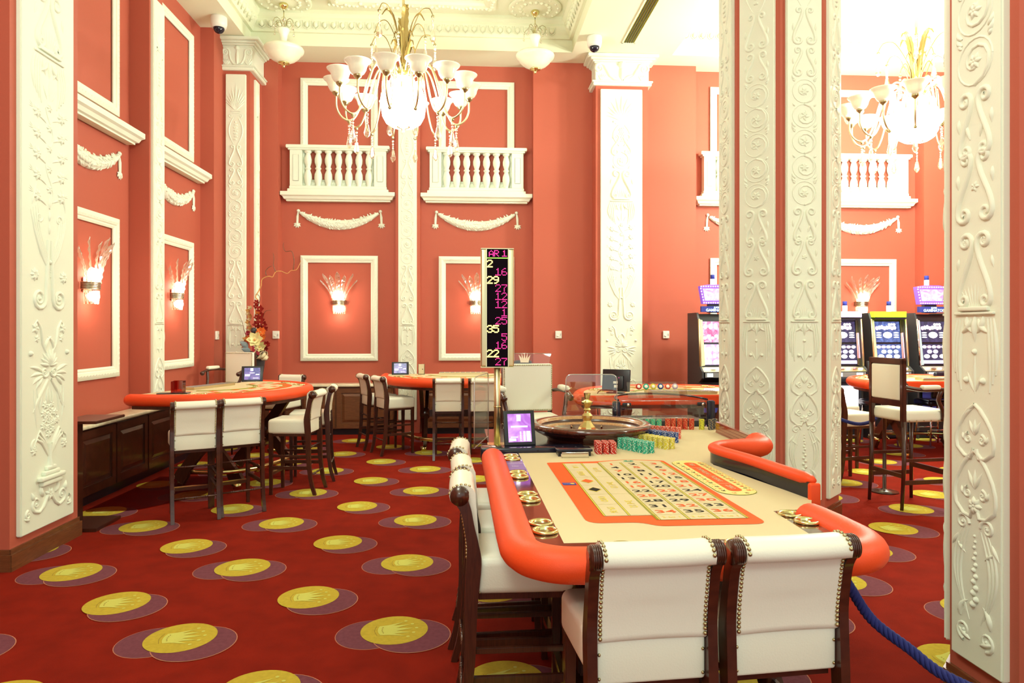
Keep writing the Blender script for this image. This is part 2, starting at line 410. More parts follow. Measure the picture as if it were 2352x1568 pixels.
def narrow_relief(v0=.24, v1=5.66, hw=.13):
    R = Relief(); k = hw/.14
    # foot scrolls
    def f(s):
        R.spiral(s*.07, .36, .045, 1.3, -PI/2, s, .009, .004); R.leaf(s*.09, .42, PI/2-s*.3, .10, .014, s*.8); R.leaf(s*.03, .33, PI/2-s*1.2, .09, .012)
    R.sym(f)
    # hanging drop of blossoms with long ribbons
    for i in range(13):
        y = .50+i*.026; R.dome((i % 2*2-1)*.010*(1-i/15), y, .016*(1-i/22))
    def g(s):
        for q in range(3):
            pts = [(s*(.035+.02*q+.055*sin(PI*t)), .84-t*(.42-.03*q)) for t in [i/9 for i in range(10)]]
            R.stroke(pts, [.003+.005*sin(PI*i/9) for i in range(10)])
        R.spiral(s*.075, .86, .042, 1.3, PI if s > 0 else 0, -s, .009, .004); R.leaf(s*.10, .80, -PI/2+s*.6, .08, .010)
        R.leaf(s*.11, .76, -PI/2-s*.9, .07, .009)
    R.sym(g)
    R.flower(0, .95, .045, 7); ogee(R, .90, .125, .30)
    ogee(R, 1.17, .115, .24)
    # festoon with drooping acanthus
    def e(s):
        for q in range(3):
            pts = [(s*(.075+.018*q+.02*sin(PI*t*.8)), 1.80-t*(.33-.04*q)) for t in [i/8 for i in range(9)]]
            R.stroke(pts, [.005+.006*sin(PI*i/8) for i in range(9)])
        R.leaf(s*.02, 1.80, -PI/2+s*.25, .10, .014, s*.6); R.leaf(s*.05, 1.81, -PI/2+s*.1, .09, .014, -s*.6)
        R.leaf(s*.005, 1.47, PI/2-s*.45, .10, .008); R.dome(s*.05, 1.52, .016)
    R.sym(e); R.leaf(0, 1.81, -PI/2, .12, .016); R.leaf(0, 1.46, PI/2, .20, .008); R.dome(0, 1.65, .014, .014)
    # lyre with shell
    R.rbox(-.09, .09, -.016, .01, 1.835, 1.855, .004, 1); R.rbox(-.12, .12, -.012, .01, 1.818, 1.830, .003, 1)
    for i in range(9): R.leaf(0+(i-4)*.010, 1.855, PI/2-(i-4)*.13, .12*(1-.05*abs(i-4)), .005)
    R.sym(lambda s: (scrollS(R, s, .055, 2.15, .065, 1.885, .042, .032, .011), R.flower(s*.06, 2.15, .024, 7), R.leaf(s*.10, 2.08, -PI/2+s*.2, .06, .009)))
    # tall S scroll pairs
    R.sym(lambda s: (scrollS(R, s, .055, 2.53, .065, 2.28, .034, .042, .011), R.leaf(s*.105, 2.47, -PI/2, .07, .011)))
    R.flower(0, 2.40, .028, 5)
    R.sym(lambda s: (scrollS(R, s, .06, 2.80, .055, 2.57, .040, .036, .011), R.leaf(s*.1, 2.73, -PI/2, .07, .011), R.leaf(s*.03, 2.62, PI/2-s*.3, .09, .010)))
    for i, y in enumerate((2.97, 3.20, 3.43, 3.66, 3.88)):
        roundel(R, y, .105, i in (0, 1, 4), 1 if i % 2 else -1)
    R.sym(lambda s: (scrollS(R, s, .06, 4.24, .055, 4.05, .034, .040, .010), R.leaf(s*.10, 4.12, PI/2, .06, .011)))
    R.sym(lambda s: (scrollS(R, s, .05, 4.60, .055, 4.34, .030, .044, .011), R.leaf(s*.10, 4.42, PI/2, .07, .011)))
    # pineapple in a scrolled vase
    for i in range(7):
        for j in (-1, 0, 1):
            if i < 6 or j == 0: R.dome(j*.018*(1-abs(i-3)*.12)+((i % 2)*.009-.0045), 4.72+i*.045, .013)
    def hh(s):
        pts = [(s*(.02+.085*sin(PI*t*.9+.1)), 4.64+.42*t) for t in [i/10 for i in range(11)]]
        R.stroke(pts, [.004+.006*sin(PI*i/10) for i in range(11)])
        R.spiral(s*.075, 5.09, .030, 1.2, -PI/2 if s > 0 else -PI/2, s, .008, .004)
    R.sym(hh)
    R.stroke([(-.07, 5.16), (.07, 5.16)], .012); R.stroke([(-.05, 5.13), (.05, 5.13)], .008)
    for i in range(11):
        a = (i-5)*.13; R.leaf((i-5)*.003, 5.18, PI/2-a, .42*(1-.11*abs(i-5)), .014, -a*.30)
    return R
def wide_relief():
    R = Relief()
    # base scrollwork
    def b(s):
        R.spiral(s*.17, .42, .06, 1.3, -PI/2, s, .016, .006, lead=[(s*.02, .46), (s*.08, .38), (s*.13, .35)])
        R.spiral(s*.27, .36, .035, 1.2, PI/2, -s, .013, .006); R.leaf(s*.08, .46, PI/2-s*.9, .11, .022, s*.7); R.leaf(s*.2, .45, PI/2-s*.4, .08, .02)
        R.leaf(s*.25, .32, PI/2-s*1.3, .07, .016)
    R.sym(b); R.flower(0, .46, .06, 7)
    # urn foot and stem
    for (w, y, h, d_) in ((.13, .56, .020, .035), (.16, .60, .018, .045), (.10, .635, .018, .035), (.06, .67, .018, .03)): R.rbox(-w, w, -d_, .01, y-h, y+h, .012, 2)
    R.stroke([(0, .67), (0, .75), (0, .86)], [.035, .022, .028])
    def c(s):
        for q in range(3): R.stroke([(s*.01, .76), (s*(.06+.02*q), .88), (s*(.13+.02*q), .97-.03*q), (s*(.16+.02*q), .93-.04*q)], [.010, .016, .012, .003])
        R.spiral(s*.19, .86, .055, 1.0, PI/2, -s, .010, .006); R.flower(s*.20, .83, .045, 6)
        R.leaf(s*.12, 1.1, PI/2-s*.1, .2, .012, s*.3); R.leaf(s*.2, 1.3, -PI/2-s*.05, .34, .010, -s*.08)
        R.leaf(s*.17, 1.36, -PI/2-s*.1, .30, .008, -s*.1)
    R.sym(c)
    for i in range(16):
        a = i*2.4; r = .028*math.sqrt(i); R.flower(r*cos(a), 1.06+r*1.2*sin(a), .04, 6, a)
    R.leaf(0, 1.16, PI/2, .15, .014); R.sym(lambda s: R.leaf(s*.02, 1.16, PI/2-s*.5, .14, .014, s*.5))
    # shell with acanthus
    for i in range(9): R.leaf(0, 1.47, PI/2-(i-4)*.36, .15*(1-.05*abs(i-4)), .020)
    def d(s):
        R.spiral(s*.06, 1.42, .045, 1.4, 0 if s < 0 else PI, s, .014, .006)
        for q in range(4): R.leaf(s*.09, 1.42-.015*q, PI/2-s*(1.0+.35*q), .17-.015*q, .018, -s*.3)
        for q in range(3): R.stroke([(s*.02, 1.36), (s*(.10+.02*q), 1.27-.02*q), (s*(.19+.01*q), 1.12)], [.012, .014, .004])
        R.stroke([(s*.03, 1.56), (s*.09, 1.64), (s*.11, 1.76), (s*.16, 1.82), (s*.20, 1.78)], [.010, .014, .014, .010, .006])
        R.flower(s*.18, 1.76, .05, 5); R.flower(s*.16, 1.68, .035, 5); R.dome(s*.24, 1.57, .022)
        R.leaf(s*.05, 1.6, PI/2-s*.1, .13, .016, s*.8)
    R.sym(d)
    # spiral pair growing into tall leaves
    def e(s):
        R.spiral(s*.13, 1.99, .085, 1.8, PI if s > 0 else 0, s, .020, .008, lead=[(s*.02, 2.45), (s*.03, 2.28), (s*.04, 2.12)])
        for q in range(4):
            R.stroke([(s*.015, 2.16+.02*q), (s*(.05+.02*q), 2.34), (s*(.12+.022*q), 2.50), (s*(.15+.03*q), 2.72-.02*q)], [.006, .014, .013, .003])
        R.flower(s*.19, 2.17, .055, 8); R.spiral(s*.13, 2.62, .045, 1.1, 0, s, .010, .005); R.leaf(s*.22, 2.7, PI/2+s*.15, .2, .012, s*.2)
    R.sym(e); R.dome(0, 2.28, .02)
    for y in (2.5, 2.6, 2.7): R.leaf(0, y, PI/2, .09, .014)
    # climbing blossoms
    pts = [(.05*sin(i*.9), 2.7+i*.065) for i in range(13)]; R.stroke(pts, .007)
    for i in range(5):
        y = 2.78+i*.16
        for s in (-1, 1):
            yy = y+(.03 if s > 0 else 0); R.flower(s*.16, yy, .055, 7, i); R.leaf(s*.04, yy-.06, PI/2-s*1.0, .12, .010, -s*.3)
            for q in range(3): R.leaf(s*.20, yy+.02, PI/2-s*(.9+.35*q), .07, .006)
        R.flower(0, y+.07, .04, 6)
    # mask festoon with wings
    def g(s):
        for q in range(4):
            pts = [(s*(.10+.03*q+.03*sin(PI*t)), 3.86-t*(.36-.03*q)) for t in [i/8 for i in range(9)]]; R.stroke(pts, [.006+.010*sin(PI*i/8) for i in range(9)])
        R.leaf(s*.03, 3.84, -PI/2+s*.3, .14, .020, s*.5); R.leaf(s*.08, 3.84, -PI/2+s*.1, .12, .018, -s*.4); R.leaf(s*.03, 3.55, PI/2-s*.5, .12, .010)
    R.sym(g); R.leaf(0, 3.85, -PI/2, .14, .02); R.leaf(0, 3.56, PI/2, .16, .010)
    # lyre
    R.rbox(-.14, .14, -.022, .01, 3.905, 3.935, .006, 1); R.rbox(-.19, .19, -.016, .01, 3.875, 3.893, .004, 1)
    for i in range(9): R.leaf((i-4)*.018, 3.93, PI/2-(i-4)*.13, .17, .008)
    R.sym(lambda s: (scrollS(R, s, .09, 4.33, .11, 3.98, .065, .05, .018), R.flower(s*.10, 4.33, .04, 8), R.leaf(s*.17, 4.25, -PI/2+s*.2, .1, .014)))
    roundel(R, 4.56, .14, True)
    R.sym(lambda s: scrollS(R, s, .10, 4.94, .10, 4.70, .06, .06, .016))
    for i in range(8):
        for j in (-1, 0, 1): R.dome(j*.028+((i % 2)*.014-.007), 4.88+i*.03, .016)
    R.sym(lambda s: R.stroke([(s*(.03+.11*sin(PI*t*.9+.1)), 4.80+.34*t) for t in [i/10 for i in range(11)]], .012))
    R.stroke([(-.14, 5.20), (.14, 5.20)], .016); R.stroke([(-.10, 5.165), (.10, 5.165)], .012)
    for i in range(11):
        a = (i-5)*.17; R.leaf((i-5)*.007, 5.22, PI/2-a, .44*(1-.09*abs(i-5)), .024, -a*.5)
    return R
NR = narrow_relief(); WR = wide_relief()
def scaled(R, ku, kh=1., zmin=-9):
    Q = MB(); Q.v = [(x*ku, y*kh, z) for x, y, z in R.v]; keep = [i for i, f in enumerate(R.f) if min(R.v[j][2] for j in f) > zmin]
    Q.f = [R.f[i] for i in keep]; Q.s = [R.s[i] for i in keep]; Q.m = [R.m[i] for i in keep]; return Q

ME_N = scaled(NR, 1., 1.15).mesh('relief', M['cream'], recalc=False)
ME_OCT = scaled(NR, 1.03, 1.15).mesh('relief', M['cream'], recalc=False)
ME_W = WR.mesh('relief', M['cream'], recalc=False)
ME_SIDE = scaled(NR, .62, 1.).mesh('relief', M['cream'], recalc=False)
def slab(w, z0=.22, z1=5.74, t=.035):
    m = MB().box(-w/2, w/2, -t, .01, z0, z1); return m.mesh('panel', M['cream'], .008)
SL_O, SL_W, SL_N, SL_S = slab(.325), slab(.70), slab(.31), slab(.20)
def panel(parent, loc, rz, me_slab, me_rel):
    p = mk('carved_panel', me_slab, parent); p.location = loc; p.rotation_euler = (0, 0, rz)
    r = mk('relief', me_rel, p); r.location = (0, -.034, 0); return p
def baseboard(mb, poly, out=.025):
    pass
# octagonal pillars
def octa(loc, side, label):
    t = thing('octagonal_pillar', label, 'pillar', loc, 0, 'octagonal pillars between the two halls')
    R = side/2/sin(PI/8); ap = side/2/math.tan(PI/8)
    pg = lambda r: [(r*cos(PI/8+k*PI/4), r*sin(PI/8+k*PI/4)) for k in range(8)]
    MB().prism(pg(R), 0, 6.295).build('shaft', M['red'], t)
    m = MB(); m.prism(pg(R+.03), 0, .11); m.prism(pg(R+.018), .11, .14); m.build('baseboard', M['woodb'], t, .006)
    cp = MB(); cp.prism(pg(R+.04), 5.76, 5.83); cp.prism(pg(R+.02), 5.83, 6.1); cp.prism(pg(R+.10), 6.1, 6.2); cp.prism(pg(R+.15), 6.2, 6.295); cp.build('capital', M['cream'], t, .01)
    for k in range(8):
        a = k*PI/4; panel(t, (ap*cos(a), ap*sin(a), 0), a+PI/2, SL_O, ME_OCT)
    return t
octa((3.01, 6.65, 0), .41, 'white carved octagonal pillar standing behind the roulette table, with red corner strips')
octa((2.86, 3.065, 0), .43, 'nearer white carved octagonal pillar at the right edge of the picture')
# capital for flat pilasters: local frame, x across (width w), front at y=0, depth d
def capital(parent, x0, x1, yf, yb, sides=(), T=None):
    m = MB(); m.T = T; w = x1-x0; z0 = 5.80; cx = (x0+x1)/2; e = .05
    m.box(x0-e, x1+e, yf-e, yb, z0, z0+.05); m.box(x0-e-.02, x1+e+.02, yf-e-.02, yb, z0+.05, z0+.075)
    m.box(x0-.01, x1+.01, yf-.01, yb, z0+.07, 6.20)
    for (a, z, zz) in ((.03, 6.17, 6.19), (.06, 6.19, 6.215), (.10, 6.215, 6.245), (.15, 6.245, 6.295)): m.box(x0-a, x1+a, yf-a, yb, z, zz)
    m.build('capital', M['cream'], parent, .008)
    R = Relief(); R.T = (T if T else Matrix()) @ Matrix.Translation((cx, yf-.01, 0)); k = w/.86
    for s in (-1, 1):
        n0 = len(R.v); R.spiral(s*(w/2-.055*k-.01), 6.09, .095*max(k, .65), 1.5, PI if s > 0 else 0, s*-1, .028*max(k, .6), .012, lead=[(s*.02*k, z0+.09), (s*.12*k, z0+.11), (s*.20*k, z0+.17), (s*.24*k, z0+.25)])
        R.v[n0:] = [(a, b*1.6-.012 if b < -.001 else b, c) for a, b, c in R.v[n0:]]
        for q in range(5): R.leaf(s*(w/2-.10*k), z0+.08, PI/2+s*(-.6+.3*q), .13, .014)
        R.leaf(s*.03, z0+.08, PI/2-s*.5, .22, .026*k, -s*.6)
    R.leaf(0, z0+.08, PI/2, .30, .03*k+.01); R.dome(0, 6.16, .055*k+.01); R.flower(0, 6.15, .08*k, 6)
    R.build('volutes', M['cream'], parent, recalc=False)
# wide wall pillars
PZ = [0]
def wpil(name, poly, label, front, corner_mb=None):
    t = thing(name, label, 'pilaster', (0, 0, 0)); MB().prism(poly, PZ[0], 6.295).build('shaft', M['red'], t); return t
t = wpil('wide_pilaster', [(-4, 5.34), (-3.31, 5.34), (-3.31, 6.235), (-4, 6.235)], 'wide carved pilaster with oak baseboard on the left wall, nearest the camera', 0)
m = MB(); m.prism([(-3.99, 5.31), (-3.28, 5.31), (-3.28, 6.26), (-3.99, 6.26)], 0, .12); m.prism([(-3.99, 5.325), (-3.295, 5.325), (-3.295, 6.25), (-3.99, 6.25)], .12, .155); m.build('baseboard', M['woodb'], t, .008)
panel(t, (-3.31, 5.766, 0), PI/2, SL_W, ME_W)
capital(t, -.445, .445, 0, .68, T=Matrix.Translation((-3.31, 5.787, 0)) @ Matrix.Rotation(PI/2, 4, 'Z'))
t = wpil('wide_pilaster', [(2.14, 11.6), (3.02, 11.6), (3.02, 11.95), (2.14, 11.95)], 'wide white carved pilaster with scrolled capital on the back wall', 0)
m = MB().box(2.115, 3.045, 11.575, 11.95, 0, .14); m.build('baseboard', M['woodb'], t, .008)
panel(t, (2.565, 11.6, 0), 0, SL_W, ME_W); capital(t, 2.14, 3.02, 11.6, 11.95)
t = wpil('narrow_pilaster', [(-3.80, 11.3), (-3.39, 11.3), (-3.39, 11.95), (-3.80, 11.95)], 'carved corner pilaster with scrolled capital, behind the left dealer chair', 0)
panel(t, (-3.60, 11.3, 0), 0, SL_N, ME_N); panel(t, (-3.39, 11.60, 0), PI/2, SL_S, ME_SIDE); capital(t, -3.80, -3.37, 11.3, 11.95)
t = wpil('narrow_pilaster', [(-1.205, 12.05), (-.79, 12.05), (-.79, 12.2), (-1.205, 12.2)], 'slim carved pilaster without capital between the two left balconies', 0)
panel(t, (-1.0, 12.05, 0), 0, SL_N, ME_N)
t = wpil('narrow_pilaster', [(5.89, 12.05), (6.07, 12.05), (6.07, 12.2), (5.89, 12.2)], 'slim carved pilaster in the far right hall', 0)
panel(t, (5.98, 12.05, 0), 0, slab(.17), ME_SIDE)
PZ[0] = .816
t = wpil('narrow_pilaster', [(-4, 8.655), (-3.77, 8.655), (-3.77, 9.015), (-4, 9.015)], 'slim carved pilaster on the left wall above the left card table', 0)
panel(t, (-3.77, 8.845, 0), PI/2, slab(.31, .816), scaled(NR, 1., 1.15, .83).mesh('relief', M['cream'], recalc=False))

# ------------------------------------------------------------------ wall ornaments (local: x across, wall plane y=0, out towards -y)
def frame_mesh(w, h, b=.12):
    m = MB(); X, Z = w/2, h/2
    prof = [(0, 0), (0, -.028), (.02, -.038), (.05, -.045), (.075, -.038), (.085, -.024), (.10, -.026), (b, -.014), (b, 0)]
    rows = []
    for d, y in prof: rows.append([(-X+d, y, -Z+d), (X-d, y, -Z+d), (X-d, y, Z-d), (-X+d, y, Z-d)])
    m.grid(rows, 0, smooth=False, wrap=True)
    r = Relief(); n1 = int(w/.075)
    for s in (-1, 1):
        for i in range(int((w-.2)/.06)):
            x = -X+.12+i*.06; r.leaf(x, s*(Z-.048)-.015, .6, .045, .009, 0, .009)
        for i in range(int((h-.2)/.06)):
            z = -Z+.12+i*.06; r.leaf(s*(X-.048)-.012, z, .9, .045, .009, 0, .009)
    for v in range(len(r.v)): x, y, z = r.v[v]; r.v[v] = (x, y-.040, z)
    m.add(r.v, r.f, True); return m.mesh('wall_frame', M['cream'], recalc=False)
ME_FR = frame_mesh(1.30, 1.79); ME_FR2 = frame_mesh(1.30, 1.84)
def swag_mesh():
    R = Relief(); W = .66
    pts = []; ws = []
    for i in range(41):
        t = -1+2*i/40; pts.append((W*t, -.205*(1-abs(t)**2.0)+.02)); ws.append(.022+.062*(1-abs(t)**2))
    R.stroke(pts, ws, .06)
    for i in range(1, 46):
        t = -1+2*i/46; y = -.205*(1-abs(t)**2)+.02; w = .022+.062*(1-abs(t)**2); sg = 1 if t > 0 else -1
        for k in (-.75, -.25, .25, .75): 
            n0 = len(R.v); R.leaf(W*t+rnd.uniform(-.01, .01), y+w*k*.95, (0 if t < 0 else PI)+rnd.uniform(-1.1, 1.1), .05, .013, 0, .016)
            R.v[n0:] = [(a, b-.052*(1-k*k)*min(1, w/.05), c) for a, b, c in R.v[n0:]]
    for s in (-1, 1):
        R.leaf(s*(W+.0), .02, PI/2+s*PI/2*1.15, .10, .022); R.leaf(s*(W-.06), .0, PI/2+s*PI/2*1.5, .10, .02)
        R.stroke([(s*(W+.03), .05), (s*(W+.045), -.05), (s*(W+.05), -.18)], [.010, .022, .018])
        R.dome(s*(W+.03), .05, .03)
        for a in (-.9, -.3, .3, .9): R.leaf(s*(W+.05), -.17, -PI/2+a, .075, .020)
        R.leaf(s*(W+.05), -.17, PI, .06, .014); R.leaf(s*(W+.05), -.17, 0, .06, .014); R.dome(s*(W+.05), -.19, .028)
    return R.mesh('swag', M['cream'], recalc=False)
ME_SW = swag_mesh()
def ledge_mesh(w):
    m = MB(); X = w/2
    prof = [(.0, 0), (-.10, 0), (-.10, .02), (-.13, .03), (-.15, .07), (-.18, .09), (-.18, .15), (0, .15)]
    # mitred returns at both ends
    rows = [[(-X+(-y-.18)*-1*0-(-.18-y)*-1, 0, z) for y, z in prof]]
    L = [[(-(X-.18)+y, y, z) for y, z in prof], [((X-.18)-y, y, z) for y, z in prof]]
    W0 = [[(-(X-.18)+y, .0, z) for y, z in prof], [((X-.18)-y, .0, z) for y, z in prof]]
    m.grid([W0[0], L[0], L[1], W0[1]], 0, smooth=False); return m
ME_LEDGE = ledge_mesh(1.90).mesh('balcony_ledge', M['cream'])
bal_prof = [(.0, 0), (.062, 0), (.062, .03), (.045, .05), (.04, .07), (.055, .12), (.068, .19), (.062, .26), (.04, .32), (.036, .34), (.052, .355), (.052, .375), (.036, .385), (.040, .41), (.060, .47), (.062, .53), (.045, .60), (.036, .63), (.055, .645), (.062, .655), (.062, .69), (0, .69)]
ME_BAL = MB().lathe(bal_prof, 20).mesh('baluster', M['cream'])
def balcony(loc, label):
    t = thing('balustrade', label, 'balustrade', loc, 0, 'balustrades on the back wall')
    mk('balcony_ledge', ME_LEDGE, t)
    m = MB(); m.box(-.84, .84, -.15, 0, .15, .20); m.box(-.81, .81, -.14, 0, .20, .25)
    m.build('plinth', M['cream'], t, .006)
    for s in (-1, 1):
        a, b = sorted((s*.60, s*.80)); m = MB().box(a, b, -.14, 0, .25, .85); m.box(a+.05, b-.05, -.147, -.14, .33, .77); m.build('end_post', M['cream'], t, .006)
    for i in range(7):
        o = mk('baluster', ME_BAL, t); o.location = (-.51+i*.17, -.075, .21); o.scale = (1, 1, .94)
    m = MB(); m.box(-.83, .83, -.16, 0, .85, .88); m.box(-.86, .86, -.175, 0, .88, .935); m.build('handrail', M['cream'], t, .008)
def sconce_base():
    T0 = thing('wall_sconce', 'x', 'wall lamp', (0, 0, -5))
    m = MB()
    for z in (-.04, -.024, -.008, .008, .024): m.tube([(.118*cos(a), -.125*sin(a), z) for a in [PI*i/12 for i in range(13)]], .0085, 6)
    m.box(-.08, .08, -.01, .0, -.08, .08); m.build('brass_band', M['silv'], T0)
    leafs = [(-.78, .36), (-.50, .46), (-.24, .42), (0, .47), (.24, .42), (.50, .46), (.78, .36)]
    for i, (a, L) in enumerate(leafs):
        m = MB(); rows = []; ph = PI*(i+.5)/7
        bx, by = -.11*cos(ph), -.03-.09*sin(ph)
        for k in range(13):
            t = k/12; lean = a*(t**1.7)*.85; out = .05*sin(ph)*t+.13*sin(ph)*t**3
            cx = bx+lean*L*.85; cy = by-out*.6; cz = .03+L*t*(1-.06*abs(a)*t)
            w = .022+.026*t**1.2; w = w if k < 10 else w*(1.02 if k == 10 else .80 if k == 11 else .12)
            dv = .006*(1 if k % 2 else -1)
            rows.append([(cx-w*sin(ph)*.9, cy-w*cos(ph)*.5+dv, cz-.012), (cx, cy-.010, cz), (cx+w*sin(ph)*.9, cy+w*cos(ph)*.5+dv, cz-.012)])
        m.grid(rows, 0, smooth=False)
        m.tube([r[1] for r in rows], .004, 5, 0); m.tube([r[0] for r in rows], .0035, 4, 0); m.tube([r[2] for r in rows], .0035, 4, 0)
        m.build('glass_leaf', M['glassleaf'], T0)
    for i in range(9):
        ph = PI*(i+.5)/9; m = MB(); x, y = -.105*cos(ph), -.02-.09*sin(ph); m.tube([(x, y, -.06), (x*.9, y*.95, -.20)], [.014, .012], 8); m.build('glass_rod', M['crystal'], T0)
    m = MB(); m.ball((-.035, -.07, .10), .045, 14, sz=1.9); m.ball((.035, -.07, .10), .045, 14, sz=1.9); m.ball((0, -.07, -.12), .062, 14, sz=.9); m.build('bulb', M['bulb'], T0)
    return T0
SC = sconce_base(); sc_used = [0]
def sconce(loc, rz, label):
    if not sc_used[0]: o = SC; o.location = loc; o.rotation_euler = (0, 0, rz); o['label'] = label; o['group'] = 'feather glass wall sconces'; sc_used[0] = 1
    else: o = copy_tree(SC, None, loc, rz, label)
    d = Vector((sin(rz), -cos(rz), 0)); lamp('sconce_lamp', Vector(loc)+d*.22+Vector((0, 0, .12)), 5, (1, .72, .55), .05)
    lamp('sconce_lamp', Vector(loc)+d*.17+Vector((0, 0, -.24)), 2.5, (1, .72, .55), .05)
def orn(name, me, label, cat, loc, rz, group):
    o = mk(name, me); o.location = loc; o.rotation_euler = (0, 0, rz); return tag(o, label, cat, group)
bays = [((-3.99, 7.69), PI/2, 'on the left wall, nearest bay', 0), ((-3.99, 9.89), PI/2, 'on the left wall, far bay', 0),
        ((-2.165, 12.19), 0, 'on the back wall, left bay beside the flower vase', 1), ((.17, 12.19), 0, 'on the back wall, bay behind the lit number display', 1),
        ((4.93, 12.19), 0, 'on the back wall, partly behind the octagonal pillar', 1), ((7.03, 12.19), 0, 'on the back wall of the far right hall', 1)]
for (x, y), rz, lb, bal in bays:
    orn('wall_frame', ME_FR, 'lower white moulded frame around a lamp '+lb, 'moulding', (x, y, 2.115), rz, 'moulded wall frames')
    orn('wall_frame', ME_FR2, 'upper white moulded frame '+lb, 'moulding', (x, y, 5.10), rz, 'moulded wall frames')
    orn('garland', ME_SW, 'white plaster garland '+lb, 'garland', (x, y, 3.72), rz, 'plaster garlands')
    if bal: balcony((x, y, 3.92), 'white plaster balustrade '+lb)
    else: orn('wall_ledge', ME_LEDGE, 'white moulded ledge '+lb, 'ledge', (x, y, 3.92), rz, 'wall ledges')
    sconce((x, y, 2.22), rz, 'lit glass feather sconce '+lb)

# ------------------------------------------------------------------ ceiling ornaments
def coffer_trim(n, x0, x1, y0, y1):
    m = MB(); prof = [(0, 6.50), (.05, 6.50), (.07, 6.55), (.13, 6.62), (.15, 6.66), (.15, 6.70), (.19, 6.74), (.19, 6.80)]
    m.grid([[(x0+d, y0+d, z), (x1-d, y0+d, z), (x1-d, y1-d, z), (x0+d, y1-d, z)] for d, z in prof], 0, smooth=False, wrap=True)
    for i in range(int((x1-x0-.3)/.14)):
        x = x0+.2+i*.14; m.ball((x, y1-.115, 6.60), .038, 10, sz=1.25); m.tube([(x-.055, y1-.14, 6.645), (x-.05, y1-.10, 6.57), (x, y1-.085, 6.535), (x+.05, y1-.10, 6.57), (x+.055, y1-.14, 6.645)], .010, 5)
    for i in range(int((y1-y0-.3)/.14)):
        y = y0+.2+i*.14
        for x, d in ((x0, 1), (x1, -1)): m.ball((x+d*.115, y, 6.60), .038, 8, sz=1.25); m.tube([(x+d*.14, y-.055, 6.645), (x+d*.085, y, 6.535), (x+d*.14, y+.055, 6.645)], .010, 5)
    struct('trim_%d' % n, m, M['ceil'])
coffer_trim(1, -3.44, 1.73, CY0, CY1); coffer_trim(2, 3.4, 8.6, CY0, CY1)
def inner_frame(n, cx, cy, hx, hy):
    m = MB(); prof = [(0, 6.80), (0, 6.76), (.04, 6.73), (.10, 6.72), (.17, 6.74), (.20, 6.77), (.20, 6.80)]
    x0, x1, y0, y1 = cx-hx, cx+hx, cy-hy, cy+hy
    m.grid([[(x0+d, y0+d, z), (x1-d, y0+d, z), (x1-d, y1-d, z), (x0+d, y1-d, z)] for d, z in prof], 0, smooth=False, wrap=True)
    q = random.Random(3)
    for i in range(int(2*hx/.06)):
        for y in (y1-.1,): m.ball((x0+i*.06+q.uniform(-.01, .01), y+q.uniform(-.06, .06), 6.725), q.uniform(.022, .038), 7, sz=.8)
    for i in range(int(2*hy/.08)):
        for x in (x0+.1, x1-.1): m.ball((x+q.uniform(-.05, .05), y0+i*.08, 6.725), q.uniform(.022, .038), 6, sz=.8)
    struct('trim_%d' % n, m, M['ceil'])
inner_frame(3, -.82, 9.0, 1.28, 2.05); inner_frame(4, 6.0, 9.1, 1.28, 2.05)
med = MB(); med.lathe([(.42, 0), (.42, -.02), (.38, -.035), (.33, -.02), (.30, -.02), (.12, -.035), (.10, -.05), (.0, -.05)], 36)
for i in range(16):
    a = 2*PI*i/16; med.ball((.23*cos(a), .23*sin(a), -.025), .035, 8, sz=.8); med.ball((.36*cos(a+.2), .36*sin(a+.2), -.03), .022, 6)
ME_MED = med.mesh('ceiling_rose', M['ceil'])
def pendant(loc, label):
    t = thing('pendant_lamp', label, 'pendant lamp', loc, 0, 'alabaster bowl pendants')
    MB().lathe([(0, 0), (.055, 0), (.07, -.02), (.06, -.05), (.035, -.075), (.02, -.085), (.012, -.11)], 20).build('ceiling_cup', M['brass'], t)
    MB().cyl((0, 0, -.08), (0, 0, -.36), .006).build('rod', M['brass'], t)
    MB().ball((0, 0, -.24), .04, 12).build('glass_ball', M['crystal'], t)
    for k in range(8):
        a = 2*PI*k/8+.2; m = MB(); P = [(.02, -.42), (.03, -.34), (.07, -.27), (.13, -.255), (.18, -.29), (.20, -.34)] if k % 2 else [(.02, -.42), (.025, -.33), (.05, -.27), (.09, -.26), (.12, -.30)]
        pts = [(r*cos(a), r*sin(a), z) for r, z in P]; m.tube(pts, .005, 6); m.build('brass_spray', M['abrass'], t)
        m = MB(); x, y, z = pts[-1]; m.ball((x, y, z-.02), .012, 8); m.ball((x, y, z-.045), .010, 8); m.ball((x, y, z-.078), .018, 8, sz=1.2); m.build('crystal_drop', M['crystal'], t)
    m = MB().lathe([(.03, -.38), (.085, -.385), (.09, -.41), (.06, -.48), (.045, -.56), (.05, -.62), (.07, -.66)], 28); m.build('glass_neck', M['shade'], t)
    m = MB().lathe([(.06, -.66), (.20, -.665), (.29, -.68), (.305, -.71), (.29, -.75), (.25, -.785), (.235, -.81), (.18, -.86), (.10, -.90), (.03, -.91)], 40); m.build('glass_bowl', M['alab'], t)
    m = MB().lathe([(.0, -.985), (.015, -.985), (.02, -.97), (.02, -.955), (.05, -.935), (.085, -.925), (.085, -.91), (0, -.905)], 20); m.build('finial', M['brass'], t)
for x, y, lb in ((-2.80, 11.02, 'alabaster bowl pendant lamp hanging left of the chandelier'), (1.07, 11.02, 'alabaster bowl pendant lamp hanging right of the big chandelier')):
    pendant((x, y, 6.75), lb)
    orn('ceiling_rose', ME_MED, 'round plaster ceiling rose above the '+('left' if x < 0 else 'right')+' pendant lamp', 'ceiling rose', (x, y, 6.80), 0, 'ceiling roses')
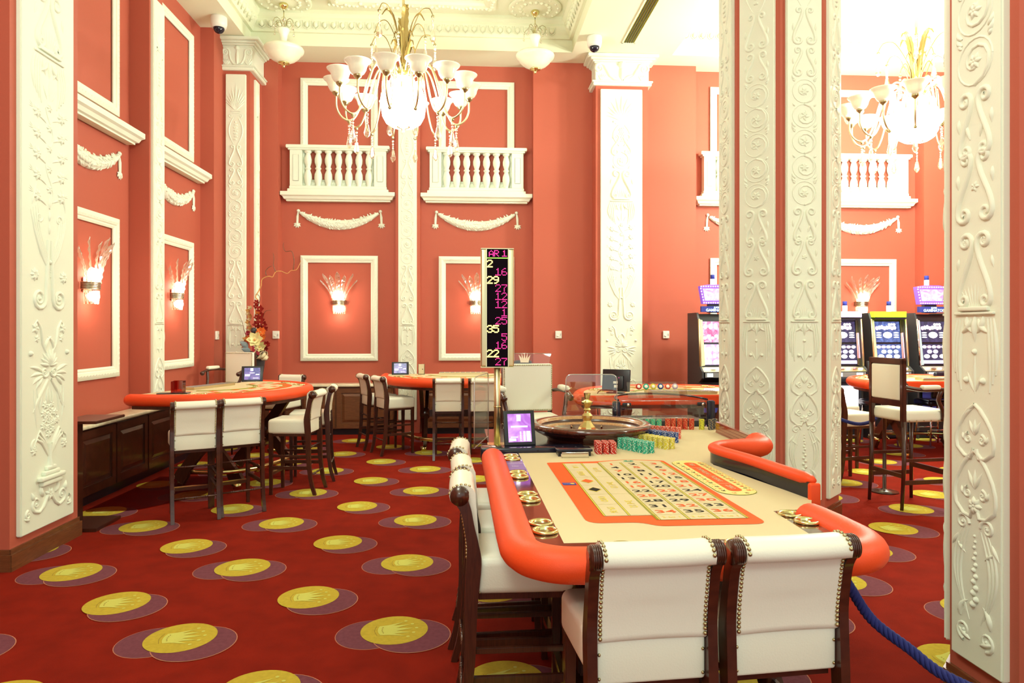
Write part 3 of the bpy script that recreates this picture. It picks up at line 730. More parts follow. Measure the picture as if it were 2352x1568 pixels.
for x, y, lb in ((-3.60, 10.52, 'white dome security camera above the left corner pilaster'), (1.98, 10.85, 'white dome security camera beside the right capital')):
    t = thing('dome_camera', lb, 'security camera', (x, y, 6.3), 0, 'ceiling dome cameras')
    MB().lathe([(.11, 0), (.115, -.02), (.115, -.10), (.10, -.16), (.0, -.16)], 28).build('housing', M['white'], t)
    m = MB(); m.ball((0, 0, -.165), .078, 18); m.build('dome', M['navy'], t)
t = thing('ceiling_vent', 'long slotted ceiling vent to the right of the dome camera', 'vent', (2.56, 9.4, 6.3))
m = MB()
for a, b in ((-.11, -.085), (.085, .11)): m.box(a, b, -1.65, 1.65, -.012, .0)
m.box(-.11, .11, 1.63, 1.66, -.012, 0); m.build('vent_frame', M['ceil'], t)
MB().box(-.085, .085, -1.65, 1.63, -.003, .0).build('vent_back', M['pgrn'], t)
for i in range(4): MB().box(-.062+i*.036, -.052+i*.036, -1.65, 1.63, -.012, -.003).build('slat', M['dark'], t)
# thermostats
for x, y, z, rz, lb in ((-3.8, 10.98, 1.665, PI/2, 'small white wall thermostat left of the corner pilaster'), (-3.16, 11.95, 1.665, 0, 'white wall thermostat behind the flower arrangement'),
                     (1.56, 11.95, 1.665, 0, 'white wall thermostat left of the wide back pilaster'), (3.42, 11.95, 1.665, 0, 'white wall thermostat left of the slot machines')):
    t = thing('thermostat', lb, 'thermostat', (x, y, z), rz, 'wall thermostats')
    MB().rbox(-.055, .055, -.03, -.001, -.065, .065, .008).build('case', M['white'], t)
    MB().cyl((-.015, -.030, -.02), (-.015, -.034, -.02), .018, n=16).build('dial', M['leather'], t); MB().box(.030, .038, -.033, -.029, -.02, .02).build('scale', M['grey'], t)
# ------------------------------------------------------------------ stools (local: sitter faces +y, back at -y)
def ribbon(path, wid):
    """side silhouette polygon in (y,z) from a path and half widths"""
    P = [Vector(p) for p in path]; L, Rr = [], []
    for i, p in enumerate(P):
        t = (P[min(i+1, len(P)-1)]-P[max(i-1, 0)]).normalized(); n = Vector((-t.y, t.x)); w = wid[i]
        L.append(p+n*w); Rr.append(p-n*w)
    return [tuple(q) for q in L] + [tuple(q) for q in reversed(Rr)]
def smooth_path(pts, k=4):
    out = []
    P = [pts[0]]+list(pts)+[pts[-1]]
    for i in range(1, len(P)-2):
        for j in range(k):
            t = j/k; out.append(tuple(.5*((2*P[i][d])+(-P[i-1][d]+P[i+1][d])*t+(2*P[i-1][d]-5*P[i][d]+4*P[i+1][d]-P[i+2][d])*t*t+(-P[i-1][d]+3*P[i][d]-3*P[i+1][d]+P[i+2][d])*t**3) for d in range(len(pts[0]))))
    out.append(tuple(pts[-1])); return out
YZ = Matrix(((0, 0, 1, 0), (1, 0, 0, 0), (0, 1, 0, 0), (0, 0, 0, 1)))   # (y,z,x) -> xyz
def yzprism(m, poly, x0, x1, mi=0): return m.prism(poly, x0, x1, mi, YZ)
HW = .21
POST = smooth_path([(-.285, 0, .016), (-.245, .14, .019), (-.218, .36, .022), (-.212, .60, .027), (-.200, .78, .031), (-.205, .86, .025), (-.220, .94, .021), (-.232, 1.00, .022), (-.250, 1.04, .026), (-.262, 1.058, .028)], 4)
def post_mesh():
    m = MB(); yzprism(m, ribbon([(p[0], p[1]) for p in POST], [p[2] for p in POST]), 0, .032)
    m.tube([(-.001, -.258, 1.060), (.033, -.258, 1.060)], .038, 24)
    for k in range(4): m.tube([(.0, -.262, 1.062), (.0, -.262, 1.062)], .001, 3) if 0 else None
    for k in range(4):
        x = .0065+k*.0066; pts = [(x, -.258+.038*cos(a), 1.060+.038*sin(a)) for a in [rad(20+i*20) for i in range(11)]]
        m.tube(pts, .0030, 5)
    m.cyl((-.002, -.262, 1.062), (-.001, -.262, 1.062), .007)
    return m.mesh('rear_leg', M['wood'], .003)
ME_POST = post_mesh()
def leg_mesh():
    m = MB(); rows = []
    for z, h in ((0, .0155), (.30, .018), (.66, .021)): rows.append([(-h, -h, z), (h, -h, z), (h, h, z), (-h, h, z)])
    m.grid(rows, 0, smooth=False, wrap=True); m.flat([(-.0155, -.0155), (.0155, -.0155), (.0155, .0155), (-.0155, .0155)], 0); return m.mesh('front_leg', M['wood'], .003)
ME_LEG = leg_mesh()
def seat_mesh():
    m = MB()
    def fn(x, y, z):
        t = (y+.2)/.42; puff = .018*(1-(x/.2)**2)*(1-(2*t-1)**2)
        if z > .72: z += puff
        return (x*(1+.03*t), y, z)
    m.rbox(-.195, .195, -.205, .225, .645, .80, .035, 5, fn=fn)
    # hard welted back face between the posts
    m.rbox(-.178, .178, -.212, -.19, .648, .79, .012, 3)
    return m.mesh('seat', M['leather'], recalc=True)
ME_SEAT = seat_mesh()
def back_mesh():
    rows = []; X = HW-.034; NX = 10; N = []
    ctr = [(-.205, .79), (-.207, .84), (-.215, .90), (-.226, .96), (-.233, 1.00), (-.243, 1.035)]
    ctr = smooth_path(ctr, 3)
    # closed loop in (y,z): rear face up, roll over the top, front face down
    rear = [(y-.020, z) for y, z in ctr]
    roll = [(-.246+.056*cos(a), 1.056+.046*sin(a)) for a in [rad(205-i*27) for i in range(9)]]
    front = [(y+.024+.026*max(0, (z-.80)/.24), z) for y, z in reversed(ctr[:-2])]
    loop = [(-.205, .775)] + rear + roll + front + [(-.195, .775)]
    for i in range(NX+1):
        u = -1+2*i/NX; bow = .010*(1-u*u); sag = .007*(1-u*u)
        rows.append([(u*X, y-bow*(1 if k <= len(rear) else .4)*0.6, z-sag*(.3 if z > .9 else -1.2)) for k, (y, z) in enumerate(loop)])
    m = MB(); m.grid([list(r) for r in rows], 0, wrap=True)
    n = len(loop)
    for r in (rows[0], rows[-1]): m.add(r, [tuple(range(n))], False)
    return m.mesh('backrest', M['leatherp'])
ME_BACK = back_mesh()
def nails_mesh(dense=True):
    m = MB()
    ctr = smooth_path([(-.229, .80), (-.230, .86), (-.238, .92), (-.249, .98), (-.256, 1.01), (-.266, 1.03)], 24)
    pts = []; last = None
    for p in ctr:
        if last is None or math.dist(p, last) > (.0132 if dense else .018): pts.append(p); last = p
    for a in (168, 150, 132, 114, 96, 78, 60): pts.append((-.246+.056*cos(rad(a)), 1.056+.046*sin(rad(a))))
    for s in (-1, 1):
        for y, z in pts: m.ball((s*(HW-.041), y, z), .0070, 8)
        for z in (.67, .745): m.ball((s*.168, -.214, z), .0055, 6)
        for z in (.66, .77): m.ball((s*.200, -.175, z), .0045, 6)
    return m.mesh('nail_trim', M['abrass'], recalc=False)
ME_NAIL = nails_mesh()
def spindle(m, z, y, beads=True):
    m.tube([(-HW+.03, y, z), (HW-.03, y, z)], .0085, 8)
    if beads:
        for x in (-.105, -.085, -.01, .01, .085, .105): m.cyl((x-.004, y, z), (x+.004, y, z), .0115, n=8)
def make_stool():
    t = thing('bar_stool', 'x', 'stool')
    mk('seat', ME_SEAT, t); mk('backrest', ME_BACK, t); mk('nail_trim', ME_NAIL, t)
    for s in (-1, 1):
        o = mk('rear_leg', ME_POST, t); o.location = (HW-.032 if s > 0 else -HW, 0, 0)
        o = mk('front_leg', ME_LEG, t); o.location = (s*.17, .195, 0)
        m = MB().box(s*.18-.011, s*.18+.011, -.235, .19, .27, .305); m.build('side_stretcher', M['wood'], t, .003)
        m = MB().box(s*.18-.010, s*.18+.010, -.225, .19, .40, .425); m.build('side_stretcher', M['wood'], t, .003)
    m = MB().box(-.17, .17, .185, .207, .20, .235); m.build('foot_bar', M['wood'], t, .003)
    m = MB().box(-.155, .155, .182, .210, .235, .241); m.build('foot_plate', M['brass'], t)
    m = MB(); spindle(m, .22, -.250); m.build('rear_spindle', M['wood'], t)
    m = MB(); spindle(m, .50, -.215); m.build('rear_spindle', M['wood'], t)
    m = MB(); m.box(-.17, .17, -.18, .18, .62, .66); m.build('seat_frame', M['wood'], t)
    return t
ST = make_stool(); ST_used = [0]
def stool(x, y, rz, label, group):
    if not ST_used[0]: ST.location = (x, y, 0); ST.rotation_euler = (0, 0, rz); ST['label'] = label; ST['group'] = group; ST_used[0] = 1; return ST
    return copy_tree(ST, None, (x, y, 0), rz, label, group)
# frame of the roulette table
TA = math.atan(-23/1620.); TO = Vector((.35, 2.53, 0)); TR = -TA
def tw(x, y, z=0): return (TO.x + x*cos(TR) - y*sin(TR), TO.y + x*sin(TR) + y*cos(TR), z)
def at_table(x, y): p = tw(x, y); return p[0], p[1]
g = 'cream stools at the roulette table'
stool(*at_table(.208, -.150), TR+rad(3.4), 'left one of the two front cream stools at the roulette table, seen from behind', g)
stool(*at_table(.650, -.125), TR+rad(4.6), 'right one of the two cream leather stools in front, beside the blue rope', g)
stool(*at_table(-.115, .60), TR+rad(-90), 'cream stool at the left side of the roulette table, nearest of three', g)
stool(*at_table(-.110, 1.03), TR+rad(-88), 'middle one of the three cream stools along the left side of the roulette table', g)
stool(*at_table(-.125, 1.54), TR+rad(-93), 'farthest of the three cream stools along the left side of the roulette table', g)
g = 'cream stools at the left card table'
stool(-2.58, 6.84, rad(26), 'cream stool at the left card table, left one of the front pair', g)
stool(-2.26, 7.07, rad(32), 'cream stool at the left card table, right one of the front pair', g)
stool(-1.86, 7.78, rad(84), 'cream stool on the right side of the left card table, nearer one', g)
stool(-1.83, 8.42, rad(96), 'cream stool on the right side of the left card table, farther one', g)
stool(-2.62, 10.2, rad(160), 'cream stool behind the left card table, partly hidden', g)
g = 'cream stools at the central card table'
stool(-.255, 9.74, rad(2), 'cream stool at the central card table, left one of the pair seen from behind', g)
stool(.225, 9.72, rad(1), 'cream stool at the central card table, just left of the brass pole', g)
stool(-1.02, 10.13, rad(-62), 'cream stool on the left side of the central card table, nearer one', g)
stool(-1.30, 10.60, rad(-66), 'cream stool on the left side of the central card table, farther one', g)
g = 'cream stools in the right hall'
stool(4.42, 7.95, rad(-78), 'cream stool in the right hall with the blue rope in front of its seat', g)
stool(4.70, 8.75, rad(-82), 'cream stool in the right hall, behind the one with the rope', g)

# ------------------------------------------------------------------ dealer armchairs (face +y)
def dealer_chair(loc, rz, label):
    t = thing('dealer_armchair', label, 'armchair', loc, rz, 'tall dealer armchairs')
    m = MB().rbox(-.245, .245, -.27, -.20, .96, 1.42, .022, 4); m.build('backrest', M['leatherp'], t)
    m = MB()
    for y in (-.275, -.195):
        for i in range(27):
            u = -.232+i*.464/26; m.ball((u, y, .975), .0065, 6); m.ball((u, y, 1.408), .0065, 6)
        for i in range(1, 25):
            z = .975+i*.0180; m.ball((-.235, y, z), .0065, 6); m.ball((.235, y, z), .0065, 6)
    m.build('nail_trim', M['abrass'], t, recalc=False)
    m = MB(); m.box(-.25, -.215, -.285, -.235, .80, 1.41); m.box(.215, .25, -.285, -.235, .80, 1.41); m.box(-.24, .24, -.285, -.24, 1.36, 1.41); m.build('back_frame', M['wood'], t, .005)
    m = MB(); m.rbox(-.25, .25, -.22, .26, .83, .95, .04, 5, fn=lambda x, y, z: (x, y, z+(.02*(1-(x/.25)**2)*(1-((y-.02)/.24)**2) if z > .9 else 0))); m.build('seat', M['leather'], t)
    m = MB()
    for s in (-1, 1):
        for i in range(12): m.ball((s*.252, -.2+i*.04, .848), .006, 6)
    for i in range(12): m.ball((-.22+i*.04, .262, .848), .006, 6)
    m.build('seat_nails', M['abrass'], t, recalc=False)
    for s in (-1, 1):
        m = MB(); P = smooth_path([(s*.262, -.24, 1.16), (s*.285, -.1, 1.175), (s*.31, .06, 1.17), (s*.315, .16, 1.145), (s*.31, .20, 1.11)], 3); m.tube(P, .022, 8, sy=.8); m.ball((s*.312, .185, 1.125), .033, 12)
        m.tube(smooth_path([(s*.30, .10, 1.15), (s*.285, .11, 1.05), (s*.26, .15, .95), (s*.262, .17, .86)], 3), .020, 8); a = m.build('armrest', M['wood'], t)
        m = MB().rbox(s*.302-.034, s*.302+.034, -.13, .10, 1.175, 1.225, .022, 4); m.build('arm_pad', M['leather'], a)
        m = MB(); m.tube([(s*.235, .225, 0), (s*.235, .225, .84)], [.017, .024], 4); m.build('leg', M['wood'], t)
        m = MB(); m.tube([(s*.25, -.29, 0), (s*.25, -.24, .45), (s*.25, -.235, .84)], [.018, .022, .024], 4); m.build('leg', M['wood'], t)
        m = MB(); m.box(s*.24-.01, s*.24+.01, -.25, .22, .30, .33); m.box(s*.24-.01, s*.24+.01, -.25, .22, .47, .50); m.build('stretcher', M['wood'], t)
    m = MB(); m.box(-.235, .235, .215, .237, .30, .34); m.box(-.24, .24, -.255, -.235, .40, .43); m.build('foot_bar', M['wood'], t)
    return t
dealer_chair((-3.42, 10.42, 0), rad(158), 'cream dealer armchair behind the left card table, in front of the corner pilaster')
dealer_chair((.62, 6.60, 0), rad(188), 'large cream dealer armchair standing behind the roulette wheel')
def side_chair():
    # dark framed high armchair seen half from behind in the right hall
    t = thing('dealer_armchair', 'dark framed high armchair with small cream back panel in the right hall', 'armchair', (4.42, 6.82, 0), rad(-84))
    m = MB(); 
    for s in (-1, 1): m.box(s*.225-.022, s*.225+.022, -.25, -.205, .80, 1.46)
    m.box(-.247, .247, -.25, -.205, 1.41, 1.47); m.box(-.21, .21, -.247, -.21, 1.0, 1.06); m.build('back_frame', M['wood'], t, .006)
    MB().rbox(-.205, .205, -.255, -.205, 1.06, 1.41, .02, 3).build('back_panel', M['leatherp'], t)
    m = MB(); m.rbox(-.25, .25, -.22, .27, .85, .97, .04, 5); m.build('seat', M['leather'], t)
    m = MB()
    for s in (-1, 1):
        for i in range(6): m.ball((s*.252, -.18+i*.08, .87), .006, 6)
    m.build('nail_trim', M['abrass'], t, recalc=False)
    for s in (-1, 1):
        m = MB(); m.tube(smooth_path([(s*.225, -.23, 1.20), (s*.27, -.08, 1.17), (s*.29, .08, 1.17), (s*.29, .20, 1.17)], 3), .020, 8); m.ball((s*.29, .21, 1.165), .03, 10)
        m.tube(smooth_path([(s*.285, .14, 1.16), (s*.27, .12, 1.06), (s*.262, .17, .97), (s*.262, .18, .86)], 3), .020, 8); a = m.build('armrest', M['wood'], t)
        MB().rbox(s*.285-.034, s*.285+.034, -.08, .12, 1.17, 1.215, .022, 4).build('arm_pad', M['leather'], a)
        m = MB(); m.tube([(s*.235, .235, 0), (s*.235, .235, .86)], [.020, .028], 4); m.build('leg', M['wood'], t)
        m = MB(); m.tube([(s*.235, -.25, 0), (s*.235, -.225, .45), (s*.235, -.225, .86)], [.020, .026, .028], 4); m.build('leg', M['wood'], t)
        m = MB(); m.box(s*.24-.01, s*.24+.01, -.23, .23, .25, .29); m.box(s*.24-.01, s*.24+.01, -.23, .23, .47, .50); m.build('stretcher', M['wood'], t)
    m = MB(); m.box(-.23, .23, .22, .245, .33, .38); m.box(-.23, .23, -.24, -.215, .31, .35); m.build('foot_bar', M['wood'], t)
side_chair()

# ------------------------------------------------------------------ roulette table (local frame = felt front-left corner, root turned by TR)
ZF = .98
RT_ = thing('roulette_table', 'long roulette table with beige felt and red leather rail in the foreground', 'casino table', (TO.x, TO.y, 0), TR)
# body
m = MB()
outline = [(-.12, 0), (-.08, -.10), (0, -.14), (.95, -.14), (1.04, -.08), (1.07, .05), (1.09, .40), (1.205, .56), (1.09, 1.385), (1.10, 1.50), (1.30, 1.66), (1.58, 1.90), (1.66, 2.2), (1.66, 3.0), (-.12, 3.0)]
m.prism(outline, .90, .965); m.build('table_body', M['wood'], RT_, .01)
m = MB()
m.prism([(0, 0), (.925, 0), (.94, .02), (.955, .376), (1.135, .40), (1.22, .56), (1.075, 1.40), (1.10, 1.52), (1.27, 1.64), (1.52, 1.84), (1.60, 2.1), (1.60, 2.95), (.45, 2.95), (.45, 1.86), (0, 1.86)], .965, ZF)
m.build('felt', M['felt'], RT_)
# mahogany drinks shelf around the felt
m = MB(); m.box(-.12, 0, -.14, 1.88, .965, ZF-.001); m.box(0, 1.12, -.14, 0, .965, ZF-.001)
m.prism([(.925, 0), (1.12, 0), (1.12, .395), (.955, .376), (.94, .02)], .965, ZF-.001); m.build('drinks_shelf', M['mahog'], RT_)
# padded rail: flattened tube
def rail(name, pts, r=.060, sx=1.18, zc=.962, caps=True):
    P = smooth_path(pts, 6); P = [(x, y, zc) for x, y in P]; rr = [r]*len(P)
    for i, k in enumerate((.45, .80, .95)):
        if caps: rr[i] = r*k; rr[-1-i] = r*k
    m = MB(); m.tube(P, rr, 20, sx=sx, sy=1., up=(0, 0, 1)); return m.build(name, M['rail'], RT_)
rail('padded_rail', [(-.165, 1.93), (-.165, 1.5), (-.165, .8), (-.165, .15), (-.150, -.06), (-.07, -.165), (.08, -.195), (.5, -.195), (.88, -.195), (1.03, -.16), (1.10, -.06), (1.108, .12), (1.10, .28), (1.085, .36)])
m = MB()
for cx, cy, a0 in () and ((-.055, -.085, 200), (1.02, -.075, 285)):
    for o in (0, .010):
        A0 = rad(a0+20); pts = []
        for i in range(13):
            th = rad(-20+i*17); px, pz = .083*cos(th), .0865*sin(th)
            bx, by = (-.128 if cx < .5 else 1.087), (-.112 if cx < .5 else -.105); dx, dy = (-.76, -.65) if cx < .5 else (.80, -.60)
            pts.append((bx+dx*px+o*(-dy), by+dy*px+o*dx, .985+pz))
        m.tube(pts, .0016, 4)
# dealer side: black apron with a low padded top, curling round at the wheel end
path = [(1.215, .57), (1.18, .80), (1.14, 1.10), (1.085, 1.36), (1.09, 1.49), (1.17, 1.585), (1.29, 1.625), (1.39, 1.655), (1.445, 1.73), (1.455, 1.83)]
P = smooth_path(path, 5)
m = MB(); rows = [[(x+dx, y, z) for (x, y) in P] for dx, z in ((-.0, ZF), (-.0, 1.055))]
m.grid(rows, 0); 
m.add([(x+.03, y, .86) for x, y in P[:26]] + [(x+.03, y, 1.055) for x, y in P[:26]], [(i, i+1, 27+i, 26+i) for i in range(25)], True)
m.build('black_apron', M['navy'], RT_)
m = MB(); rr = [.030+.032*max(0, min(1, (i-22)/9.)) for i in range(len(P))]; rr[0] = .012; rr[1] = .024; rr[-1] = .05; rr[-2] = .07
m.tube([(x+.022+.035*max(0, min(1, (i-20)/10.)), y, 1.062-.03*max(0, min(1, (i-22)/9.))) for i, (x, y) in enumerate(P)], rr, 18, sx=1.15, sy=.95, up=(0, 0, 1)); m.build('padded_rail', M['rail'], RT_)
MB().rbox(1.205, 1.262, .55, .575, .95, 1.055, .012, 4).build('rail_end', M['rail'], RT_)
m = MB(); m.box(-.02, .0, 0, .70, 0, .10); m.T = Matrix.Translation((1.515, 1.93, ZF-.02)) @ Matrix.Rotation(rad(-3), 4, 'Z') @ Matrix.Rotation(rad(0), 4, 'Z'); m.v = []; m.f = []; m.s = []; m.m = []
m.box(0, .03, 0, .70, 0, .10)
for i in range(4): m.box(-.003, 0, 0, .70, .02+i*.022, .030+i*.022)
m.build('side_board', M['redwood'], RT_, .003)
# cup holders
def cup_mesh(rim=.045):
    m = MB(); m.lathe([(.030, -.055), (.034, -.05), (.034, .004), (rim, .010), (rim+.006, .006), (rim+.004, -.001), (.036, -.001)], 28); return m
mc = cup_mesh(); ME_CUP = mc.mesh('cup_holder', M['brass']); mc = cup_mesh()
m2 = MB().lathe([(.0, -.05), (.034, -.05), (.036, .006), (.042, .013), (.048, .011), (.051, .004), (.048, -.001), (.036, -.001)], 28)
ME_ASH = m2.mesh('ash_holder', M['brass'])
for x, y, k in ((-.056, 1.765, 0), (-.058, 1.64, 1), (-.058, 1.255, 0), (-.060, 1.145, 1), (-.058, .755, 0), (-.058, .640, 1), (-.052, .265, 0), (-.050, .145, 1),
                (1.000, .315, 0), (1.010, .195, 1), (.20, -.07, 1), (.32, -.07, 0), (.62, -.07, 1), (.50, -.07, 0)):
    o = mk('ash_holder' if k else 'cup_holder', ME_ASH if k else ME_CUP, RT_); o.location = (x, y, ZF)
# printed layout
L = MB(); z = ZF+.0012
def rpoly(pts, r, n=6):
    out = []
    N = len(pts)
    for i in range(N):
        p0, p1, p2 = Vector(pts[i-1]), Vector(pts[i]), Vector(pts[(i+1) % N]); rr = r[i] if isinstance(r, (list, tuple)) else r
        if rr <= 0: out.append(tuple(p1)); continue
        d0, d2 = (p0-p1).normalized(), (p2-p1).normalized(); a, b = p1+d0*rr, p1+d2*rr
        for k in range(n+1):
            t = k/n; out.append(tuple(a*(1-t)**2+p1*2*t*(1-t)+b*t*t))
    return out
L.flat(rpoly([(.132, 1.527), (.132, .245), (.355, .245), (.40, .185), (.848, .185), (.824, 1.540), (.623, 1.592), (.415, 1.545)], [.02, .07, .05, .04, .06, .02, .005, .01]), z, 0)
x0, xg, x1, yb, yt = .222, .432, .800, .268, 1.487; RW = (yt-.345)/12; y12 = .345
z2 = z+.0012; CW = (x1-xg)/3
L.flat([(x0, y12-.004), (xg, y12-.004), (xg, yt), (x0, yt)], z2, 1); L.flat([(xg, yb), (x1, yb), (x1, yt+.03), (.62, yt+.092), (xg, yt+.03)], z2, 1)
z3 = z2+.001
def ln(xa, ya, xb, yb_, w=.0012, mi=2):
    d = Vector((xb-xa, yb_-ya)).normalized(); n = Vector((-d.y, d.x))*w
    L.flat([(xa+n.x, ya+n.y), (xa-n.x, ya-n.y), (xb-n.x, yb_-n.y), (xb+n.x, yb_+n.y)], z3, mi)
for x in (xg, xg+CW, xg+2*CW, x1):
    for o in (-.005, .005): ln(x+o, yb, x+o, yt, .0014, 2)
    ln(x, yb, x, yt, .0016, 3)
ln(xg-.010, yb, xg-.010, yt, .0022, 2)
for x in (x0, (x0+xg)/2):
    for o in (-.004, .004): ln(x+o, y12, x+o, yt, .0013, 2)
    ln(x, y12, x, yt, .002, 3)
for i in range(13): ln(xg, y12+i*RW, x1, y12+i*RW, .0009, 2)
ln(xg, yb, x1, yb, .0012); ln(xg, yt+.03, .62, yt+.092); ln(.62, yt+.092, x1, yt+.03)
for i in range(1, 6): ln(x0, y12+i*2*RW, (x0+xg)/2, y12+i*2*RW, .0009)
for i in range(1, 3): ln((x0+xg)/2, y12+i*4*RW, xg, y12+i*4*RW, .0009)
ln(x0, y12, xg, y12, .001)
reds = {1, 3, 5, 7, 9, 12, 14, 16, 18, 19, 21, 23, 25, 27, 30, 32, 34, 36}
for n in range(1, 37):
    r, c = (n-1)//3, (n-1) % 3
    text_into(L, str(n), xg+CW*(c+.5), yt-RW*(r+.5), z3, RW*.66, 0 if n in reds else 4, sx=1.5, bold=.012)
for c in range(3): text_into(L, '2 to 1', xg+CW*(c+.5), (yb+y12)/2, z3, .034, 3)
cw2 = (xg-x0)/2
for i, s_ in enumerate(('1-18', 'EVEN', None, None, 'ODD', '19-36')):
    yc = yt-RW*(2*i+1); xc = x0+cw2/2
    if s_: text_into(L, s_, xc, yc, z3, .045, 3, rz=-PI/2, bold=.01)
    else:
        L.flat([(xc-.036, yc), (xc, yc-.050), (xc+.036, yc), (xc, yc+.050)], z3, 3); L.flat([(xc-.030, yc), (xc, yc-.042), (xc+.030, yc), (xc, yc+.042)], z3+.001, 0 if i == 2 else 4)
for i, s_ in enumerate(('1st 12', '2nd 12', '3rd 12')): text_into(L, s_, x0+cw2*1.5, yt-RW*(4*i+2), z3, .048, 3, rz=-PI/2, bold=.01)
L.flat([(.615+.030*cos(a), yt+.045+.020*sin(a)) for a in [2*PI*i/20 for i in range(20)]], z3, 5); text_into(L, '0', .615, yt+.045, z3+.001, .035, 1, bold=.03)
# racetrack
def stad(cx, y0, y1, r, n=12):
    return [(cx+r*cos(a), y1-r+r*sin(a)) for a in [PI*i/n for i in range(n+1)]] + [(cx+r*cos(a), y0+r+r*sin(a)) for a in [PI+PI*i/n for i in range(n+1)]]
cx = .945; L.flat(stad(cx, .66, 1.53, .098), z, 2); L.flat(stad(cx, .663, 1.527, .095), z2, 6); L.flat(stad(cx, .735, 1.455, .034), z3, 0)
for i, s_ in enumerate(('TIER', 'ORPHELINS', 'VOISINS', 'ZERO')): text_into(L, s_, cx, 1.39-i*.19+(0 if i else .0), z3+.001, .034, 1, rz=-PI/2, bold=.01)
for y in (1.30, 1.08, .90): L.flat([(cx-.033, y-.002), (cx+.033, y-.002), (cx+.033, y+.002), (cx-.033, y+.002)], z3+.001, 1)
wheel = [26, 3, 35, 12, 28, 7, 29, 18, 22, 9, 31, 14, 20, 1, 33, 16, 24, 5, 10, 23, 8, 30, 11, 36, 13, 27, 6, 34, 17, 25, 2, 21, 4, 19, 15, 32]
for i in range(17):
    y = 1.44-i*.043
    for s_, n in ((-1, wheel[i]), (1, wheel[35-i])): text_into(L, str(n), cx+s_*.062, y, z3, .026, 0 if n in reds else 4, rz=-PI/2, bold=.02); L.flat([(cx+s_*.084-.003, y-.003), (cx+s_*.084+.003, y-.003), (cx+s_*.084+.003, y+.003), (cx+s_*.084-.003, y+.003)], z3, 0)
text_into(L, '23', cx-.03, .70, z3, .026, 0, rz=-PI/2); text_into(L, '10', cx+.03, .70, z3, .026, 4, rz=-PI/2)
# blue plaque on the border
L.flat([(.140, .93), (.207, .93), (.207, .985), (.140, .985)], z2, 7); text_into(L, 'CASINO', .163, .957, z3, .010, 8); L.flat(circ(.190, .958, .012, 10), z3, 3)
L.build('printed_layout', [M['org'], M['felt'], M['pgrn'], M['pyel'], M['pblk'], M['green'], M['pyl'], M['pblue'], M['pwhite']], RT_, recalc=False)
# purple card between the cups
m = MB(); m.flat([(-.112, 1.32), (-.004, 1.32), (-.004, 1.585), (-.112, 1.585)], ZF+.003, 0); text_into(m, 'AMERICAN ROULETTE', -.055, 1.50, ZF+.005, .0105, 1, rz=PI, bold=.02)
text_into(m, 'MIN', -.058, 1.42, ZF+.005, .02, 1, rz=PI); m.build('table_card', [M['card'], M['pwhite']], RT_, recalc=False)
# ledge beyond the felt and wheel well
m = MB(); m.rbox(-.235, .425, 1.865, 2.0, .93, 1.012, .01, 2); m.cyl((.12, 1.863, .995), (.12, 1.868, .995), .005); m.build('ledge', M['navy'], RT_)
MB().box(-.17, .45, 1.99, 2.98, .955, .975).build('wheel_shelf', M['navy'], RT_)
# table base
m = MB(); m.box(.15, .85, .55, 2.4, .22, .88); m.box(.12, .88, .52, 2.43, .0, .10); m.build('pedestal', M['wood'], RT_, .01)
m = MB(); m.prism([(-.02, .10), (1.0, .10), (.75, .8), (.25, .8)], .10, .14); m.build('base_plate', M['wood'], RT_)
for x in (.2, .86):
    m = MB(); Pp = ribbon([(.02, .10), (.14, .30), (.40, .52), (.55, .86)], [.05, .05, .05, .06]); yzprism(m, Pp, x-.03, x+.03); m.build('curved_leg', M['wood'], RT_, .006)
m = MB(); m.tube([(.02, .02, .20), (1.0, .02, .20)], .022, 12); m.build('foot_rail', M['brass'], RT_)
# acrylic bits on the table are things of their own
def at(x, y, z=ZF): return tw(x, y, z)

# ------------------------------------------------------------------ roulette wheel
t = thing('roulette_wheel', 'glossy wooden roulette wheel with golden turret on the roulette table', 'roulette wheel', at(.553, 2.40, .975), TR)
zt = .125
m = MB().lathe([(.0, .0), (.30, .0), (.305, .02), (.33, .04), (.35, .045), (.385, .065), (.392, .07), (.395, .078), (.418, .085), (.426, .095), (.426, .108), (.418, .118), (.405, zt+.001), (.385, zt), (.372, zt-.004)], 72, caps=(0, 0)); m.build('bowl_rim', M['mahog'], t)
m = MB().lathe([(.372, zt-.004), (.362, zt-.006), (.357, zt-.020), (.350, zt-.024)], 72, caps=(0, 0)); m.build('rim_band', M['tan'], t)
m = MB().lathe([(.350, zt-.024), (.345, zt-.040), (.338, zt-.044)], 72, caps=(0, 0)); m.build('ball_track', M['wood'], t)
m = MB().lathe([(.338, zt-.044), (.328, zt-.052), (.322, zt-.060)], 72, caps=(0, 0)); m.build('rim_band', M['tan'], t)
m = MB().lathe([(.322, zt-.060), (.26, zt-.092), (.245, zt-.095)], 72, caps=(0, 0)); m.build('lower_bowl', M['mahog'], t)
m = MB().lathe([(.245, zt-.088), (.225, zt-.090), (.21, zt-.098)], 74, 0, caps=(0, 0))
m.s = [False]*len(m.s); m.m = [i % 2 for i in range(len(m.m))]
for i in range(37):
    a = 2*PI*i/37; T = Matrix.Rotation(a, 4, 'Z') @ Matrix.Translation((.235, 0, zt-.0870)) @ Matrix.Rotation(-PI/2, 4, 'Z')
    text_into(m, str(i), 0, 0, 0, .018, 2, T=T)
m.build('number_ring', [M['rail'], M['black'], M['pwhite'], M['green']], t, recalc=False)
MB().lathe([(.212, zt-.100), (.16, zt-.106), (.155, zt-.090), (.06, zt-.052), (0, zt-.048)], 60, caps=(0, 0)).build('cone', M['tan'], t)
